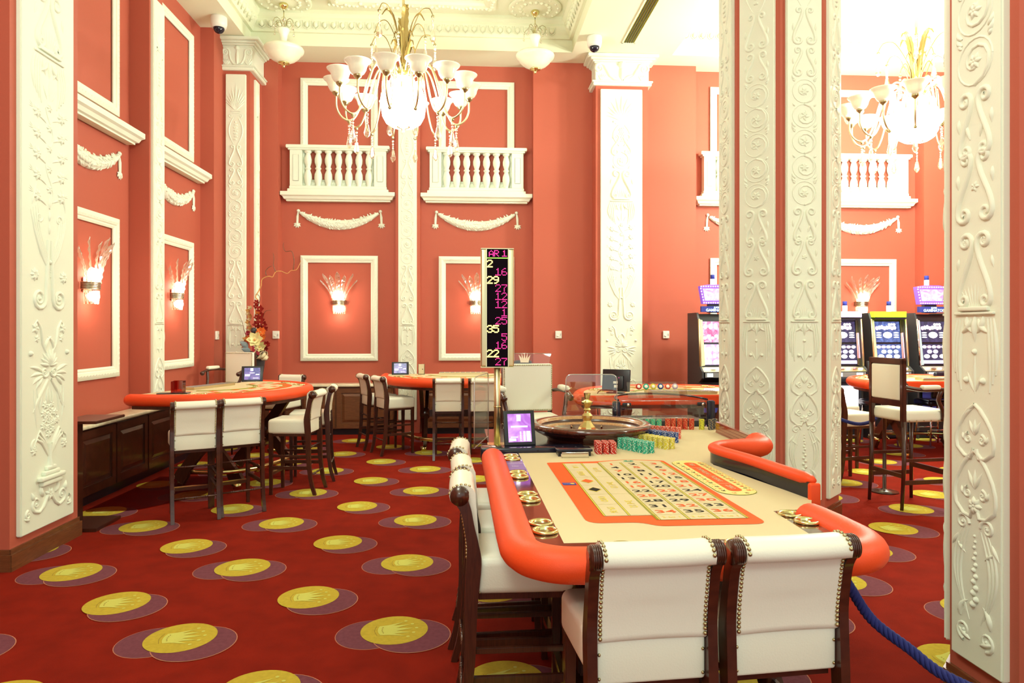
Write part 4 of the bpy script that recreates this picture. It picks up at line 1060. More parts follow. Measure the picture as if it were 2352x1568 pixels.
for i in range(8):
    a = 2*PI*i/8+.3; m = MB(); p = Vector((.29*cos(a), .29*sin(a), zt-.070)); d = Vector((cos(a), sin(a), 0)); q = Vector((-sin(a), cos(a), 0))
    m.add([p+d*.022, p+q*.007, p-d*.022, p-q*.007, p+Vector((0, 0, .009))], [(0, 1, 4), (1, 2, 4), (2, 3, 4), (3, 0, 4)]); m.build('deflector', M['gold'], t)
m = MB(); m.T = Matrix.Translation((-.02, 0, 0)); m.lathe([(.060, .065), (.064, .075), (.058, .090), (.034, .125), (.028, .135), (.038, .155), (.038, .17), (.022, .19), (.020, .20), (.028, .212), (.018, .224), (.024, .236)], 10, smooth=False); m.lathe([(.022, .232), (.040, .256), (.042, .266), (.024, .276), (.014, .282)], 8, smooth=False); m.lathe([(.014, .280), (.023, .318), (.025, .328), (0, .328)], 8, smooth=False)
m.build('turret', M['brass'], t)

# ------------------------------------------------------------------ chip stacks
def chip_mesh(c1, c2, n=20, r=.0205, seed=0):
    q = random.Random(seed); m = MB(); N = 28; h = .0035
    for k in range(n):
        dx, dy = q.uniform(-.0008, .0008), q.uniform(-.0008, .0008); ph = q.randint(0, 4)
        vs = [(dx+r*cos(2*PI*j/N), dy+r*sin(2*PI*j/N), k*h+zz*h) for zz in (.04, .96) for j in range(N)]
        for j in range(N): 
            m.add([vs[j], vs[(j+1) % N], vs[N+(j+1) % N], vs[N+j]], [(0, 1, 2, 3)], False, 1 if (j+ph+2*k) % 6 == 0 else 0)
        m.add([(dx+r*cos(2*PI*j/N), dy+r*sin(2*PI*j/N), (k+1)*h-.0002) for j in range(N)], [tuple(range(N))], False, 0)
    m.add([(r*.72*cos(2*PI*j/N), r*.72*sin(2*PI*j/N), n*h+.0002) for j in range(N)], [tuple(range(N))], False, 1)
    m.add([(r*.58*cos(2*PI*j/N), r*.58*sin(2*PI*j/N), n*h+.0006) for j in range(N)], [tuple(range(N))], False, 0)
    return m.mesh('chip_stack', [c1, c2], recalc=False)
cm = {k: mat('chip_'+k, c, .45, spec=.35) for k, c in dict(red=(.55, .03, .02), green=(.03, .42, .27), yellow=(.70, .60, .06), blue=(.02, .07, .28), orange=(.72, .10, .05), lilac=(.55, .42, .55), dark=(.06, .07, .09), gold=(.70, .52, .16), lime=(.68, .66, .04)).items()}
cw_ = M['pwhite']
def chips(kind, c1, c2, spots, n, label, group):
    meshes = [chip_mesh(c1, c2, n, seed=s) for s in range(3)]
    for i, (x, y) in enumerate(spots):
        o = mk('chip_stack', meshes[i % 3]); o.location = at(x, y, ZF); o.rotation_euler = (0, 0, TR+i*1.3)
        tag(o, label, 'chips', group)
sp = [(.495+.0445*i+.003*j, 1.795+.0445*j) for i in range(3) for j in range(3)]
chips('red', cm['red'], cw_, sp, 20, 'tall stack of red and white chips beside the wheel, in the red block', 'red chip stacks')
sp = [(.675+i*.0225-.0*j+j*.040, 1.985-i*.0385+j*.016) for i in range(6) for j in range(2)]
chips('green', cm['green'], cw_, sp, 20, 'tall stack of green chips in the green block in front of the wheel', 'green chip stacks')
sp = [(.845+i*.0235+j*.040, 2.125-i*.0385+j*.016) for i in range(6) for j in range(2)]
chips('yellow', cm['yellow'], cw_, sp, 20, 'tall stack of yellow chips in the yellow block', 'yellow chip stacks')
sp = [(.925+i*.028+j*.038, 2.345-i*.036+j*.020) for i in range(6) for j in range(2)]
chips('blue', cm['blue'], cw_, sp, 20, 'tall stack of dark blue chips in the blue block behind the yellow ones', 'blue chip stacks')
sp = [(1.02+i*.031, 2.455-i*.020) for i in range(6)]
chips('orange', cm['orange'], cw_, sp, 23, 'tall stack of orange and white chips behind the blue ones', 'orange chip stacks')
chips('lilac', cm['lilac'], cw_, [(1.00, 2.66), (1.045, 2.64)], 18, 'stack of pale lilac chips at the right edge of the wheel', 'lilac chip stacks')
chips('g2', cm['green'], cm['gold'], [(1.03, 2.83), (1.08, 2.82), (1.125, 2.82), (1.17, 2.81)], 23, 'stack of green and tan chips at the back of the table by the clear cover', 'green chip stacks by the cover')
chips('r2', cm['red'], cm['gold'], [(1.235+i*.047, 2.80+(i % 2)*.01) for i in range(5)], 24, 'stack of red and gold chips at the back of the table by the clear cover', 'red and gold chip stacks by the cover')
chips('lime', cm['lime'], cm['dark'], [(1.50, 2.79)], 23, 'single stack of bright yellow and black chips at the back right', None)
chips('dark', cm['dark'], cm['gold'], [(1.565, 2.77), (1.610, 2.80)], 23, 'stack of dark chips with gold edges at the far back right', 'dark chip stacks')

# ------------------------------------------------------------------ other things on the roulette table
t = thing('chip_cutter', 'black plate with chrome bracket on the felt, left of the red chips', 'chip tool', at(.33, 1.775), TR)
MB().rbox(-.11, .11, -.06, .06, .028, .044, .004, 2).build('plate', M['navy'], t)
m = MB(); m.tube([(-.085, -.10, 0), (-.085, -.10, .030), (.075, -.10, .030), (.075, -.10, 0)], .0035, 8); m.tube([(-.085, -.10, .002), (-.085, -.05, .030)], .003, 6); m.tube([(.075, -.10, .002), (.075, -.05, .030)], .003, 6)
m.box(-.084, .074, -.101, -.099, .006, .024); m.build('bracket', M['chrome'], t)
m = MB(); m.cyl((-.06, .03, .044), (-.06, .03, .047), .005); m.cyl((.02, .03, .044), (.02, .03, .047), .005); m.box(-.10, .10, -.05, .05, 0, .028); m.build('screws', M['black'], t)
def tablet(name, loc, rz, w, h, tilt, label, mscr, big=False):
    t = thing(name, label, 'screen', loc, 0); T = Matrix.Rotation(rz, 4, 'Z') @ Matrix.Rotation(-tilt, 4, 'X')
    m = MB(); m.T = T; m.rbox(-w/2, w/2, 0, .018, 0, h, .006, 3); m.build('casing', M['black'], t)
    m = MB(); m.T = T; bx = w*.13; bz = h*.12 if not big else h*.10; X = w/2-bx
    m.add([(-X, -.001, bz), (X, -.001, bz), (X, -.001, h-bz), (-X, -.001, h-bz)], [(0, 1, 2, 3)]); sc = m.build('display', mscr, t, recalc=False)
    m = MB(); m.T = T; H = h-2*bz
    def q(x0, x1, z0, z1): m.add([(x0*X, -.002, bz+z0*H), (x1*X, -.002, bz+z0*H), (x1*X, -.002, bz+z1*H), (x0*X, -.002, bz+z1*H)], [(0, 1, 2, 3)])
    q(-.22, .12, .74, .96)
    if big:
        for i in range(14): q(-.75+i*.105, -.75+i*.105+.08, .52, .57)
        for i in range(6): q(.0, .12, .03+i*.06, .06+i*.06); q(.30, .48, .03+i*.06, .07+i*.06); q(.58, .90, .03+i*.06, .075+i*.06)
        q(-.9, -.35, .04, .13); q(-.8, -.2, .16, .19)
    else:
        for a in ((-.9, -.25, .40, .46), (-.9, -.3, .30, .36), (.45, .9, .40, .47), (.1, .8, .12, .15), (-.3, .3, .55, .58)): q(*a)
    m.build('screen_text', M['scrtxt'], sc, recalc=False)
    m = MB(); m.T = Matrix.Rotation(rz, 4, 'Z'); m.box(-.05, .05, .012, .10+h*.15, 0, .008); m.tube([(0, .10, .004), (0, .02+sin(tilt)*h*.45, h*.42)], .008, 8); m.build('stand', M['black'], t)
    return t
tablet('table_display', at(.02, 1.955, 1.012), TR+rad(8), .205, .225, rad(14), 'black tablet with purple screen standing on the roulette table ledge', M['scrp'], True)
# lit number display on its pole
t = thing('number_display', 'tall lit display of winning numbers on a brass pole', 'display', at(-.115, 2.20, ZF), TR)
sz0 = 1.503-ZF; H = .785; W = .223
m = MB(); m.box(-.065, .075, -.06, .06, -.003, .006); m.build('base_plate', M['brass'], t, .002)
MB().cyl((0, 0, .006), (0, 0, sz0), .0215, n=24).build('pole', M['gold'], t); MB().cyl((0, 0, .25), (0, 0, .258), .024, n=24).build('pole_collar', M['brass'], t)
m = MB()
for s in (-1, 1):
    m.rbox(s*.0905-.021, s*.0905+.021, -.03, .03, sz0, sz0+H, .012, 4)
    m.box(min(s*.07, s*.078), max(s*.07, s*.078), -.032, .02, sz0, sz0+H)
m.box(-.111, .111, -.031, .03, sz0-.006, sz0); m.box(-.111, .111, -.031, .03, sz0+H, sz0+H+.006); m.build('metal_frame', M['gold'], t, .002)
MB().box(-.071, .071, -.022, .025, sz0, sz0+H).build('led_panel', M['ledk'], t)
FONT = {'0': '01110 10001 10001 10001 10001 10001 01110', '1': '00100 01100 00100 00100 00100 00100 11111', '2': '01110 10001 00001 00010 00100 01000 11111', '3': '01110 10001 00001 00110 00001 10001 01110',
        '5': '11111 10000 11110 00001 00001 10001 01110', '6': '00110 01000 10000 11110 10001 10001 01110', '7': '11111 00001 00010 00100 00100 00100 00100', '9': '01110 10001 10001 01111 00001 00010 01100',
        'A': '00100 01010 10001 10001 11111 10001 10001', 'R': '11110 10001 10001 11110 10100 10010 10001', ' ': '00000 00000 00000 00000 00000 00000 00000'}
m = MB(); dot = .0041
def led(s_, x, ztop, mi, k=1.0, bold=0):
    for ch in s_:
        for r, row in enumerate(FONT[ch].split()):
            for c, b in enumerate(row):
                if b == '1':
                    X, Z = x+c*.0078*k, ztop-r*.0072*k; d = .0026 if not bold else .0041
                    m.add([(X-d, -.0225, Z-d), (X+d, -.0225, Z-d), (X+d, -.0225, Z+d), (X-d, -.0225, Z+d)], [(0, 1, 2, 3)], False, mi)
        x += .0415*k
zt_ = sz0+H
led('AR', -.054, zt_-.010, 1, .85); led('1', .034, zt_-.010, 1, .85)
m.add([(-.07, -.0225, zt_-.062), (.07, -.0225, zt_-.062), (.07, -.0225, zt_-.057), (-.07, -.0225, zt_-.057)], [(0, 1, 2, 3)], False, 2)
for i, (s_, y_) in enumerate((('2', 1), ('16', 0), ('29', 1), ('27', 0), ('12', 0), ('12', 0), ('1', 0), ('25', 0), ('35', 1), ('5', 0), ('16', 0), ('22', 1), ('27', 0))):
    x = -.066 if y_ else (.070-.0415*len(s_)+.002); led(s_, x, zt_-.075-i*.0545, 0 if y_ else 1, 1., y_)
m.build('lit_numbers', [M['ledy'], M['ledm'], M['ledg']], t, recalc=False)
# acrylic guards
def sheet(name, w, h, T, label, r=.05, parent=None):
    t = thing(name, label, 'guard', (0, 0, 0)) if parent is None else parent
    poly = rpoly([(-w/2, 0), (w/2, 0), (w/2, h), (-w/2, h)], [0.002, .002, r, r], 6); A_ = T @ Matrix(((1, 0, 0, 0), (0, 0, -1, 0), (0, 1, 0, 0), (0, 0, 0, 1)))
    m = MB(); m.T = A_; m.prism(poly, -.004, .004); m.build('clear_sheet', M['acryl'], t, recalc=False)
    m = MB(); m.T = A_; m.tube([(x, y, 0) for x, y in poly], .0045, 5, closed=True); m.build('sheet_edge', M['acedge'], t); return t
def TM(x, y, z, rz): return Matrix.Translation(Vector(at(x, y, z))) @ Matrix.Rotation(TR+rz, 4, 'Z')
sheet('acrylic_guard', .40, .42, TM(.665, 2.93, ZF, rad(-4)), 'clear acrylic guard with rounded corners behind the roulette wheel')
t = sheet('acrylic_guard', .55, .46, TM(-.215, 2.32, ZF, rad(78)), 'clear acrylic guard left of the wheel beside the display pole')
t = thing('chip_cover', 'clear lidded chip cover with black end posts at the back of the table', 'chip cover', (0, 0, 0))
T = TM(0, 0, 0, 0)
for x in (.865, 1.625):
    m = MB(); m.T = T; m.rbox(x-.032, x+.032, 2.915, 2.955, ZF-.01, 1.19, .014, 3); m.build('end_post', M['navy'], t)
m = MB(); m.T = T; m.box(.90, 1.59, 2.93, 2.936, 1.055, 1.19); m.build('front_sheet', M['acryl'], t, recalc=False)
m = MB(); m.T = T; m.tube([(.90, 2.93, 1.055), (1.59, 2.93, 1.055)], .003, 5); m.tube([(.90, 2.93, 1.19), (1.59, 2.93, 1.19)], .003, 5); m.build('sheet_edge', M['acedge'], t)
arc = [(1.245-.36*cos(a), 2.96+.55*sin(a)**.8 if 0 < a < PI else 2.96, 1.195) for a in [PI*i/16 for i in range(17)]]
m = MB(); m.T = T; m.add([(x, y, 1.192) for x, y, z in arc], [tuple(range(17))]); m.build('lid', M['acryl'], t, recalc=False)
m = MB(); m.T = T; m.tube(arc, .008, 8); m.build('lid_frame', M['navy'], t)
for x in (.945, 1.545):
    m = MB(); m.T = T; m.rbox(x-.035, x+.035, 2.912, 2.93, 1.148, 1.178, .012, 3); o = m.build('hinge_plate', M['black'], t); m = MB(); m.T = T; m.cyl((x+.008, 2.912, 1.163), (x+.008, 2.905, 1.163), .011, n=14); m.build('bolt', M['chrome'], o)
m = MB(); m.T = T; m.box(.86, 1.64, 2.96, 3.5, .955, .975); m.build('chip_float_base', M['mahog'], t)
m = MB(); m.T = T; m.box(.88, 1.61, 3.0, 3.38, .975, 1.02); m.build('float_tray', M['dark'], t)
t = thing('chip_sample_stand', 'small clear strip showing six coloured chips above the chip cover', 'sign', (0, 0, 0))
T2 = TM(1.235, 3.06, 1.20, 0) @ Matrix.Rotation(rad(-22), 4, 'X')
m = MB(); m.T = T2; m.box(-.245, .245, 0, .006, 0, .135); m.build('clear_strip', M['acryl'], t, recalc=False)
m = MB(); m.T = T2; m.tube([(-.245, 0, 0), (.245, 0, 0), (.245, 0, .135), (-.245, 0, .135)], .0028, 5, closed=True); m.box(-.23, .23, -.001, .007, .0, .05); m.build('strip_edge', M['acryl'], t)
for i, k in enumerate(('red', 'green', 'yellow', 'blue', 'orange', 'lilac')):
    x = -.15+i*.060; m = MB(); m.T = T2; m.lathe([(.0, -.003), (.024, -.003), (.024, .003), (0, .003)], 24, 0, Matrix.Translation((x, -.004, .095)) @ Matrix.Rotation(PI/2, 4, 'X')); o = m.build('sample_chip', cm[k], t)
    m = MB(); m.T = T2; m.lathe([(.0, -.0005), (.014, -.0005), (.014, .0005), (0, .0005)], 20, 0, Matrix.Translation((x, -.0082, .095)) @ Matrix.Rotation(PI/2, 4, 'X')); m.build('chip_centre', M['pwhite'], o)
# ------------------------------------------------------------------ card tables: half-round tops (local: straight side on y=0 from -a to a, bulge to -y)
def game_table(loc, rz, a, b, label, tray=True):
    t = thing('card_table', label, 'casino table', loc, rz, 'red railed card tables')
    n = 2.35
    def arc(aa, bb, k=40, y0=0.): return [(aa*(abs(cos(th))**(2/n))*(1 if cos(th) > 0 else -1), y0-bb*abs(sin(th))**(2/n)) for th in [PI*i/k for i in range(k+1)]]
    MB().prism(arc(a-.12, b-.12), .97, 1.058).build('felt_top', M['felt'], t)
    MB().prism(arc(a-.09, b-.09), .91, .97).build('underboard', M['wood'], t)
    P = arc(a-.07, b-.07, 56); P = [(P[0][0], .03)] + P + [(P[-1][0], .03)]
    m = MB(); rr = [.064]*len(P); rr[0] = rr[-1] = .055
    m.tube([(x, y, 1.010) for x, y in P], rr, 16, sx=1.12, up=(0, 0, 1)); m.build('padded_rail', M['rail'], t)
    m = MB(); m.box(-a+.05, a-.05, -.02, .03, .95, 1.05); m.build('dealer_edge', M['rail'], t, .01)
    m = MB(); m.add([(x*.86, y*.90, 1.0595) for x, y in arc(a-.12, b-.12, 20)]+[(x*.78, y*.80, 1.0595) for x, y in reversed(arc(a-.12, b-.12, 20))], [(i, i+1, 40-i, 41-i) for i in range(3, 17)], False, 0)
    for i in range(7):
        th = PI*(.14+.72*i/6); x, y = (a-.35)*cos(th), -(b-.42)*sin(th)
        for o in (0, .10): 
            X, Y = x*(1-o*1.9), y*(1-o*1.9); m.box(X-.045, X+.045, Y-.03, Y+.03, 1.0585, 1.060, 0)
        m.flat(circ(x*1.10, y*1.12, .045, 14), 1.0598, 1)
    for k in (0, 1, 2): m.tube([((a*.42+.02*k)*cos(th), -(b*.40+.02*k)*sin(th)-.12, 1.059) for th in [PI*(.12+.76*i/20) for i in range(21)]], .0035, 4, 1)
    m.build('felt_print', [M['org'], M['pgrn']], t, recalc=False)
    ta = MB()
    if tray:
        m = MB(); m.box(-.38, .38, -.21, -.02, 1.058, 1.088, 0); m.build('chip_tray', M['gold'], t, .006)
        m = MB()
        for i in range(9): m.box(-.36+i*.08, -.30+i*.08, -.195, -.035, 1.0885, 1.090)
        m.build('tray_slots', M['grey'], t)
    for i, th in enumerate((.16, .30, .70, .84)):
        x, y = (a-.19)*abs(cos(PI*th))**(2/n)*(1 if th < .5 else -1), -(b-.19)*abs(sin(PI*th))**(2/n); o = mk('cup_holder', ME_CUP, t); o.location = (x, y, 1.059)
        o = mk('ash_holder', ME_ASH, t); o.location = (x*.93, y*1.07-.03, 1.059)
    # curved X trestles with round bosses
    for s in (-1, 1):
        x = s*a*.45
        for d in (-1, 1):
            path = smooth_path([(-.52-d*.36, .06), (-.52-d*.22, .26), (-.52, .50), (-.52+d*.18, .70), (-.52+d*.34, .92)], 4)
            m = MB(); yzprism(m, ribbon([(p[0], p[1]) for p in path], [.075]*3+[.06]*(len(path)-3)), x-.03+d*.03, x+.02+d*.03); m.build('curved_leg', M['wood'], t, .005)
            m = MB(); m.cyl((x, -.52-d*.36, 0), (x, -.52-d*.36, .06), .045, n=16); m.build('brass_foot', M['brass'], t)
        m = MB(); m.tube([(x-.07, -.52, .50), (x-.055, -.52, .50), (x+.055, -.52, .50), (x+.07, -.52, .50)], [.06, .085, .085, .06], 24); m.build('boss', M['wood'], t)
    m = MB(); m.box(-a*.45, a*.45, -.55, -.49, .45, .55); m.build('cross_beam', M['wood'], t, .005)
    m = MB(); m.tube(smooth_path([(-a*.62, -.45, .20), (-a*.55, -b*.62, .20), (-a*.35, -b*.76, .20), (0, -b*.80, .20), (a*.35, -b*.76, .20), (a*.55, -b*.62, .20), (a*.62, -.45, .20)], 5), .025, 12); m.build('foot_rail', M['brass'], t)
    for x in (-a*.3, a*.3):
        m = MB(); m.tube([(x, -b*.70, .20), (x, -.52-.3, .14)], .012, 8); m.tube([(x+.0, -b*.775, .20), (x+.02, -b*.775, .20)], .045, 12); m.build('rail_bracket', M['brass'], t)
    return t
LTa = math.atan2(-2.9+3.6, 9.80-7.62)
# left table: straight side runs along the left wall
game_table((-3.20, 8.72, 0), PI/2-LTa, 1.17, 1.29, 'half-round card table with red rail along the left wall')
game_table((-.05, 11.15, 0), 0, 1.28, 1.50, 'half-round card table with red rail in the centre, before the wood panelling')
game_table((2.32, 7.42, 0), PI, 1.17, 1.30, 'card table behind the roulette table, straight red edge facing the camera')
game_table((6.55, 9.15, 0), PI, 1.22, 1.30, 'card table in the right hall, seen beyond the octagonal pillar')
# things on the tables
tablet('table_display', (-2.86, 9.62, 1.059), rad(12), .27, .21, rad(14), 'black tablet with violet screen standing on the left card table', M['scrb'])
tablet('table_display', (-1.02, 10.93, 1.059), rad(4), .26, .20, rad(12), 'black tablet with pale violet screen on the central card table', M['scrb'])
def discard(loc, rz, label, mt):
    t = thing('card_holder', label, 'card holder', loc, rz)
    MB().box(-.20, .11, -.075, .075, 0, .010).build('base', M['black'], t)
    m = MB(); m.box(-.06, .06, .06, .066, .01, .135); m.box(-.06, -.054, -.06, .06, .01, .135); m.box(.054, .06, -.06, .06, .01, .135); m.build('holder', mt, t, recalc=False)
    m = MB(); m.tube([(-.06, .06, .135), (.06, .06, .135), (.06, -.06, .135)], .003, 5); m.build('rim', mt, t)
discard((-3.12, 7.86, 1.059), rad(8), 'dark red card discard holder on the near corner of the left card table', M['acred'])
t = thing('card_shoe', 'small brass-coloured card holder standing beside the tablet on the central table', 'card holder', (-.70, 11.00, 1.059))
m = MB(); m.box(-.05, .05, -.03, -.024, 0, .16); m.box(-.05, -.044, -.03, .04, 0, .16); m.box(.044, .05, -.03, .04, 0, .16); m.box(-.05, .05, -.03, .04, 0, .008); m.build('holder', M['gold'], t); MB().cyl((.02, -.031, .08), (.02, -.036, .08), .008).build('screw', M['wood'], t)
t = thing('card_shoe', 'dark card shoe with clear cover and white crown emblem, behind the dealer armchair', 'card shoe', (.92, 10.55, 1.059), rad(-8))
t.scale = (1.35, 1.35, 1.55)
m = MB(); m.rbox(-.16, .04, -.12, .10, 0, .15, .03, 3); m.rbox(.03, .14, -.10, .08, 0, .12, .02, 3); m.build('shoe_body', M['dark'], t)
m = MB(); m.add([(-.22, -.16, .02), (.20, -.16, .02), (.26, -.13, .22), (-.20, -.13, .22)], [(0, 1, 2, 3)]); m.build('clear_cover', M['acryl'], t, recalc=False)
m = MB(); m.tube([(-.22, -.16, .02), (.20, -.16, .02), (.26, -.13, .22), (-.20, -.13, .22)], .004, 5, closed=True); m.build('cover_edge', M['acedge'], t)
m = MB(); cx0, cz0 = -.03, .165
cr = [(-.065, .045), (-.045, -.02), (-.045, -.03), (.045, -.03), (.045, -.02), (.065, .045), (.028, -.002), (.034, .06), (.009, .004), (0, .07), (-.009, .004), (-.034, .06), (-.028, -.002)]
fan = [(x+cx0, -.17+.0*z, z+cz0) for x, z in cr]; m.add(fan+[(cx0, -.17, cz0-.015)], [(i, (i+1) % 13, 13) for i in range(13)]); m.build('crown_emblem', M['pwhite'], t, recalc=False)
def monitor(loc, rz, label):
    t = thing('monitor', label, 'monitor', loc, rz)
    T = Matrix.Rotation(rad(-10), 4, 'X')
    m = MB(); m.T = T; m.rbox(-.155, .155, -.016, .016, .02, .26, .008, 3); m.rbox(-.12, .09, -.042, -.012, .04, .19, .012, 3); m.build('back_casing', M['black'], t)
    m = MB(); m.T = T; m.box(-.02, .03, -.0445, -.0425, .10, .125); m.box(-.01, .03, -.0445, -.0425, .055, .085); m.build('sticker', M['pwhite'], t)
    m = MB(); m.T = T; m.ball((.04, -.0435, .165), .004, 6); m.build('power_light', M['ledm'], t)
    m = MB(); m.rbox(-.09, .09, -.06, .06, 0, .012, .005, 2); m.tube([(0, -.03, .01), (0, -.02, .06)], .02, 8); m.build('foot', M['black'], t)
    m = MB(); m.tube(smooth_path([(-.10, -.02, .05), (-.16, -.10, .02), (-.17, -.15, -.05), (-.15, -.16, -.22), (-.14, -.16, -.45)], 3), .005, 6); m.build('cable', M['black'], t)
monitor((1.62, 7.60, 1.059), rad(-28), 'black monitor seen from behind on the card table behind the roulette table')
monitor((5.66, 9.34, 1.059), rad(-4), 'black monitor seen from behind on the card table in the right hall')
t = thing('light_box', 'thin white glowing light strip lying on the card table near the octagonal pillar', 'light', (3.05, 7.85, 1.059)); MB().box(-.35, .35, -.03, .03, 0, .025).build('strip', M['scrtxt'], t)

# ------------------------------------------------------------------ panelled cabinets with marble tops
def cabinet(name, loc, rz, w, d, h, npan, label, marble=True):
    """local: along x, front at y=-d, wall at y=0"""
    t = thing(name, label, 'cabinet', loc, rz, 'panelled wood cabinets')
    MB().box(-w/2, w/2, -d+.03, -.005, .10, h).build('carcass', M['woodb'] if w < 2.0 else M['wood'], t)
    MB().box(-w/2+.02, w/2-.02, -d+.06, -.005, 0, .10).build('plinth', M['black'], t)
    mt = M['woodb'] if w < 2.0 else M['wood']
    for i in range(npan):
        x0 = -w/2+w*i/npan; x1 = x0+w/npan; m = MB()
        m.box(x0+.015, x1-.015, -d+.015, -d+.03, .11, h-.02)
        for (a, b, c, e) in ((x0+.015, x0+.09, .11, h-.02), (x1-.09, x1-.015, .11, h-.02), (x0+.09, x1-.09, h-.10, h-.02), (x0+.09, x1-.09, .11, .20)): m.box(a, b, -d, -d+.016, c, e)
        A_, B_ = x0+.105, x1-.105; Z0, Z1 = .215, h-.115; k = .04
        m.add([(A_, -d+.014, Z0), (B_, -d+.014, Z0), (B_, -d+.014, Z1), (A_, -d+.014, Z1), (A_+k, -d+.001, Z0+k), (B_-k, -d+.001, Z0+k), (B_-k, -d+.001, Z1-k), (A_+k, -d+.001, Z1-k)], [(0, 1, 5, 4), (1, 2, 6, 5), (2, 3, 7, 6), (3, 0, 4, 7), (4, 5, 6, 7)])
        m.build('panel_door', mt, t)
    m = MB(); m.rbox(-w/2-.01, w/2+.01, -d-.035, -.002, h, h+.045, .018, 3); m.build('marble_top', M['marble'], t)
    return t
cabinet('wood_cabinet', (-2.17, 12.2, 0), 0, 1.86, .33, .80, 2, 'brown panelled cabinet with marble top under the back left bay')
cabinet('wood_cabinet', (.17, 12.2, 0), 0, 1.86, .33, .80, 2, 'brown panelled cabinet with marble top behind the central card table')
cabinet('wood_cabinet', (-4.0, 8.55, 0), PI/2, 4.52, .265, .77, 6, 'long dark panelled cabinet with marble top along the left wall')
t = thing('podium_stand', 'dark wooden stand with thin top beside the nearest wide pilaster', 'stand', (-3.46, 6.50, 0), 0)
m = MB().box(-.07, .26, -.18, .26, 0, .03); m.build('foot', M['wood'], t, .004)
MB().box(-.05, .0, -.03, .11, .03, .93).build('post', M['wood'], t, .004)
MB().box(-.10, .25, -.16, .36, .93, .955).build('top', M['wood'], t, .004)
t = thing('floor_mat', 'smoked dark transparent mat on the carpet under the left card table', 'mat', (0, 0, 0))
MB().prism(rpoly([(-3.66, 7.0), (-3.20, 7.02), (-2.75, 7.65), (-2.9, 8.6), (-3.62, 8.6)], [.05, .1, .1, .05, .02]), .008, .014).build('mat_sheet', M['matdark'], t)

# ------------------------------------------------------------------ flower vase on a pedestal
t = thing('pedestal', 'dark wooden pedestal carrying the flower vase in the back left corner', 'pedestal', (-3.20, 10.98, 0))
MB().box(-.15, .15, -.15, .15, .05, .90).build('column', M['wood'], t, .01); MB().box(-.18, .18, -.18, .18, .90, .93).build('top', M['wood'], t, .005); MB().box(-.18, .18, -.18, .18, 0, .05).build('base', M['wood'], t, .005)
t = thing('flower_vase', 'tall dark vase with red, orange and cream artificial flowers and curly twigs', 'flower vase', (-3.20, 10.98, .93))
t.scale = (1.15, 1.15, 1.12)
MB().lathe([(.0, 0), (.06, 0), (.068, .02), (.10, .22), (.115, .36), (.112, .43), (.095, .44), (.09, .42), (0, .40)], 28).build('vase', M['dark'], t)
fm = {k: mat('petal_'+k, c, .6, var=.15, vscale=20) for k, c in dict(cream=(.80, .74, .36), red=(.32, .015, .01), orange=(.80, .22, .04), rust=(.50, .10, .03), tan=(.62, .33, .10), blue=(.22, .32, .36), beige=(.70, .58, .36), crim=(.45, .03, .06)).items()}
def petals(m, c, r, n, cup, a0, d=(0, -1, .2), w=.42):
    A_ = axisM(c, d)
    for i in range(n):
        a = a0+2*PI*i/n; rows = []
        for k in range(5):
            s = k/4; L = r*s; ww = r*w*sin(PI*min(1, .12+s*.85)); z = cup*r*s*s
            rows.append([A_ @ Vector((L*cos(a)-ww*sin(a), L*sin(a)+ww*cos(a), z+.1*r)), A_ @ Vector((L*cos(a), L*sin(a), z)), A_ @ Vector((L*cos(a)+ww*sin(a), L*sin(a)-ww*cos(a), z+.1*r))])
        m.grid([[tuple(p) for p in r_] for r_ in rows], 0)
q = random.Random(5)
def bloom(kind, x, z, r, n=6, cup=.5, y=-.10):
    m = MB(); d = (x*2.5, -1, .25); petals(m, (x, y, z), r, n, cup, q.random()*6, d); petals(m, (x, y-.012, z), r*.62, n, cup*1.6, q.random()*6, d)
    fl_ = m.build('flower', fm[kind], t, recalc=False); m = MB(); m.ball((x, y-.03, z), r*.16, 8); m.build('flower_centre', fm['tan'], fl_)
bloom('cream', .03, .60, .105, 6, .35, -.15); bloom('cream', .085, .50, .075, 7, .6, -.13); bloom('rust', -.10, .53, .06, 7, .9); bloom('orange', .09, .70, .065, 8, .7); bloom('orange', .10, .63, .05, 7, .7)
bloom('orange', -.05, .60, .05, 6, .9); bloom('red', .13, .47, .05, 7, .8); bloom('red', .16, .53, .045, 7, .8); bloom('crim', -.065, .68, .035, 8, 1.2)
for x, z, r in ((.02, .80, .055), (.07, .86, .06), (.10, .80, .05), (.06, .93, .05), (.11, .74, .045), (.05, .75, .05), (.02, 1.10, .04), (.0, 1.05, .04), (.06, 1.01, .055), (.025, .90, .04)): bloom('red', x, z, r, 5, .6, -.03+q.uniform(-.04, .03))
for i in range(9): bloom('tan' if i % 2 else 'beige', -.075+.015*sin(i*1.7), .72+i*.038, .035, 5, 1.0, -.04)
bloom('tan', -.11, .60, .05, 5, .8, -.03); bloom('orange', .03, .97, .04, 5, .5, -.02)
m = MB(); m.ball((-.01, -.08, .72), .038, 12, sz=1.15); m.build('seed_pod', M['dark'], t)
for a, L, x, z, k in ((2.5, .13, -.06, .50, 'blue'), (2.9, .12, -.03, .45, 'blue'), (3.5, .13, -.02, .41, 'blue'), (-1.0, .15, .0, .50, 'crim')):
    m = MB(); Rl = Relief(); Rl.leaf(x, z, a if k == 'blue' else -.9, L, .04); Rl.v = [(vx, vy*.3-.16, vz) for vx, vy, vz in Rl.v]; m.add(Rl.v, Rl.f, True); m.build('leaf', fm[k], t, recalc=False)
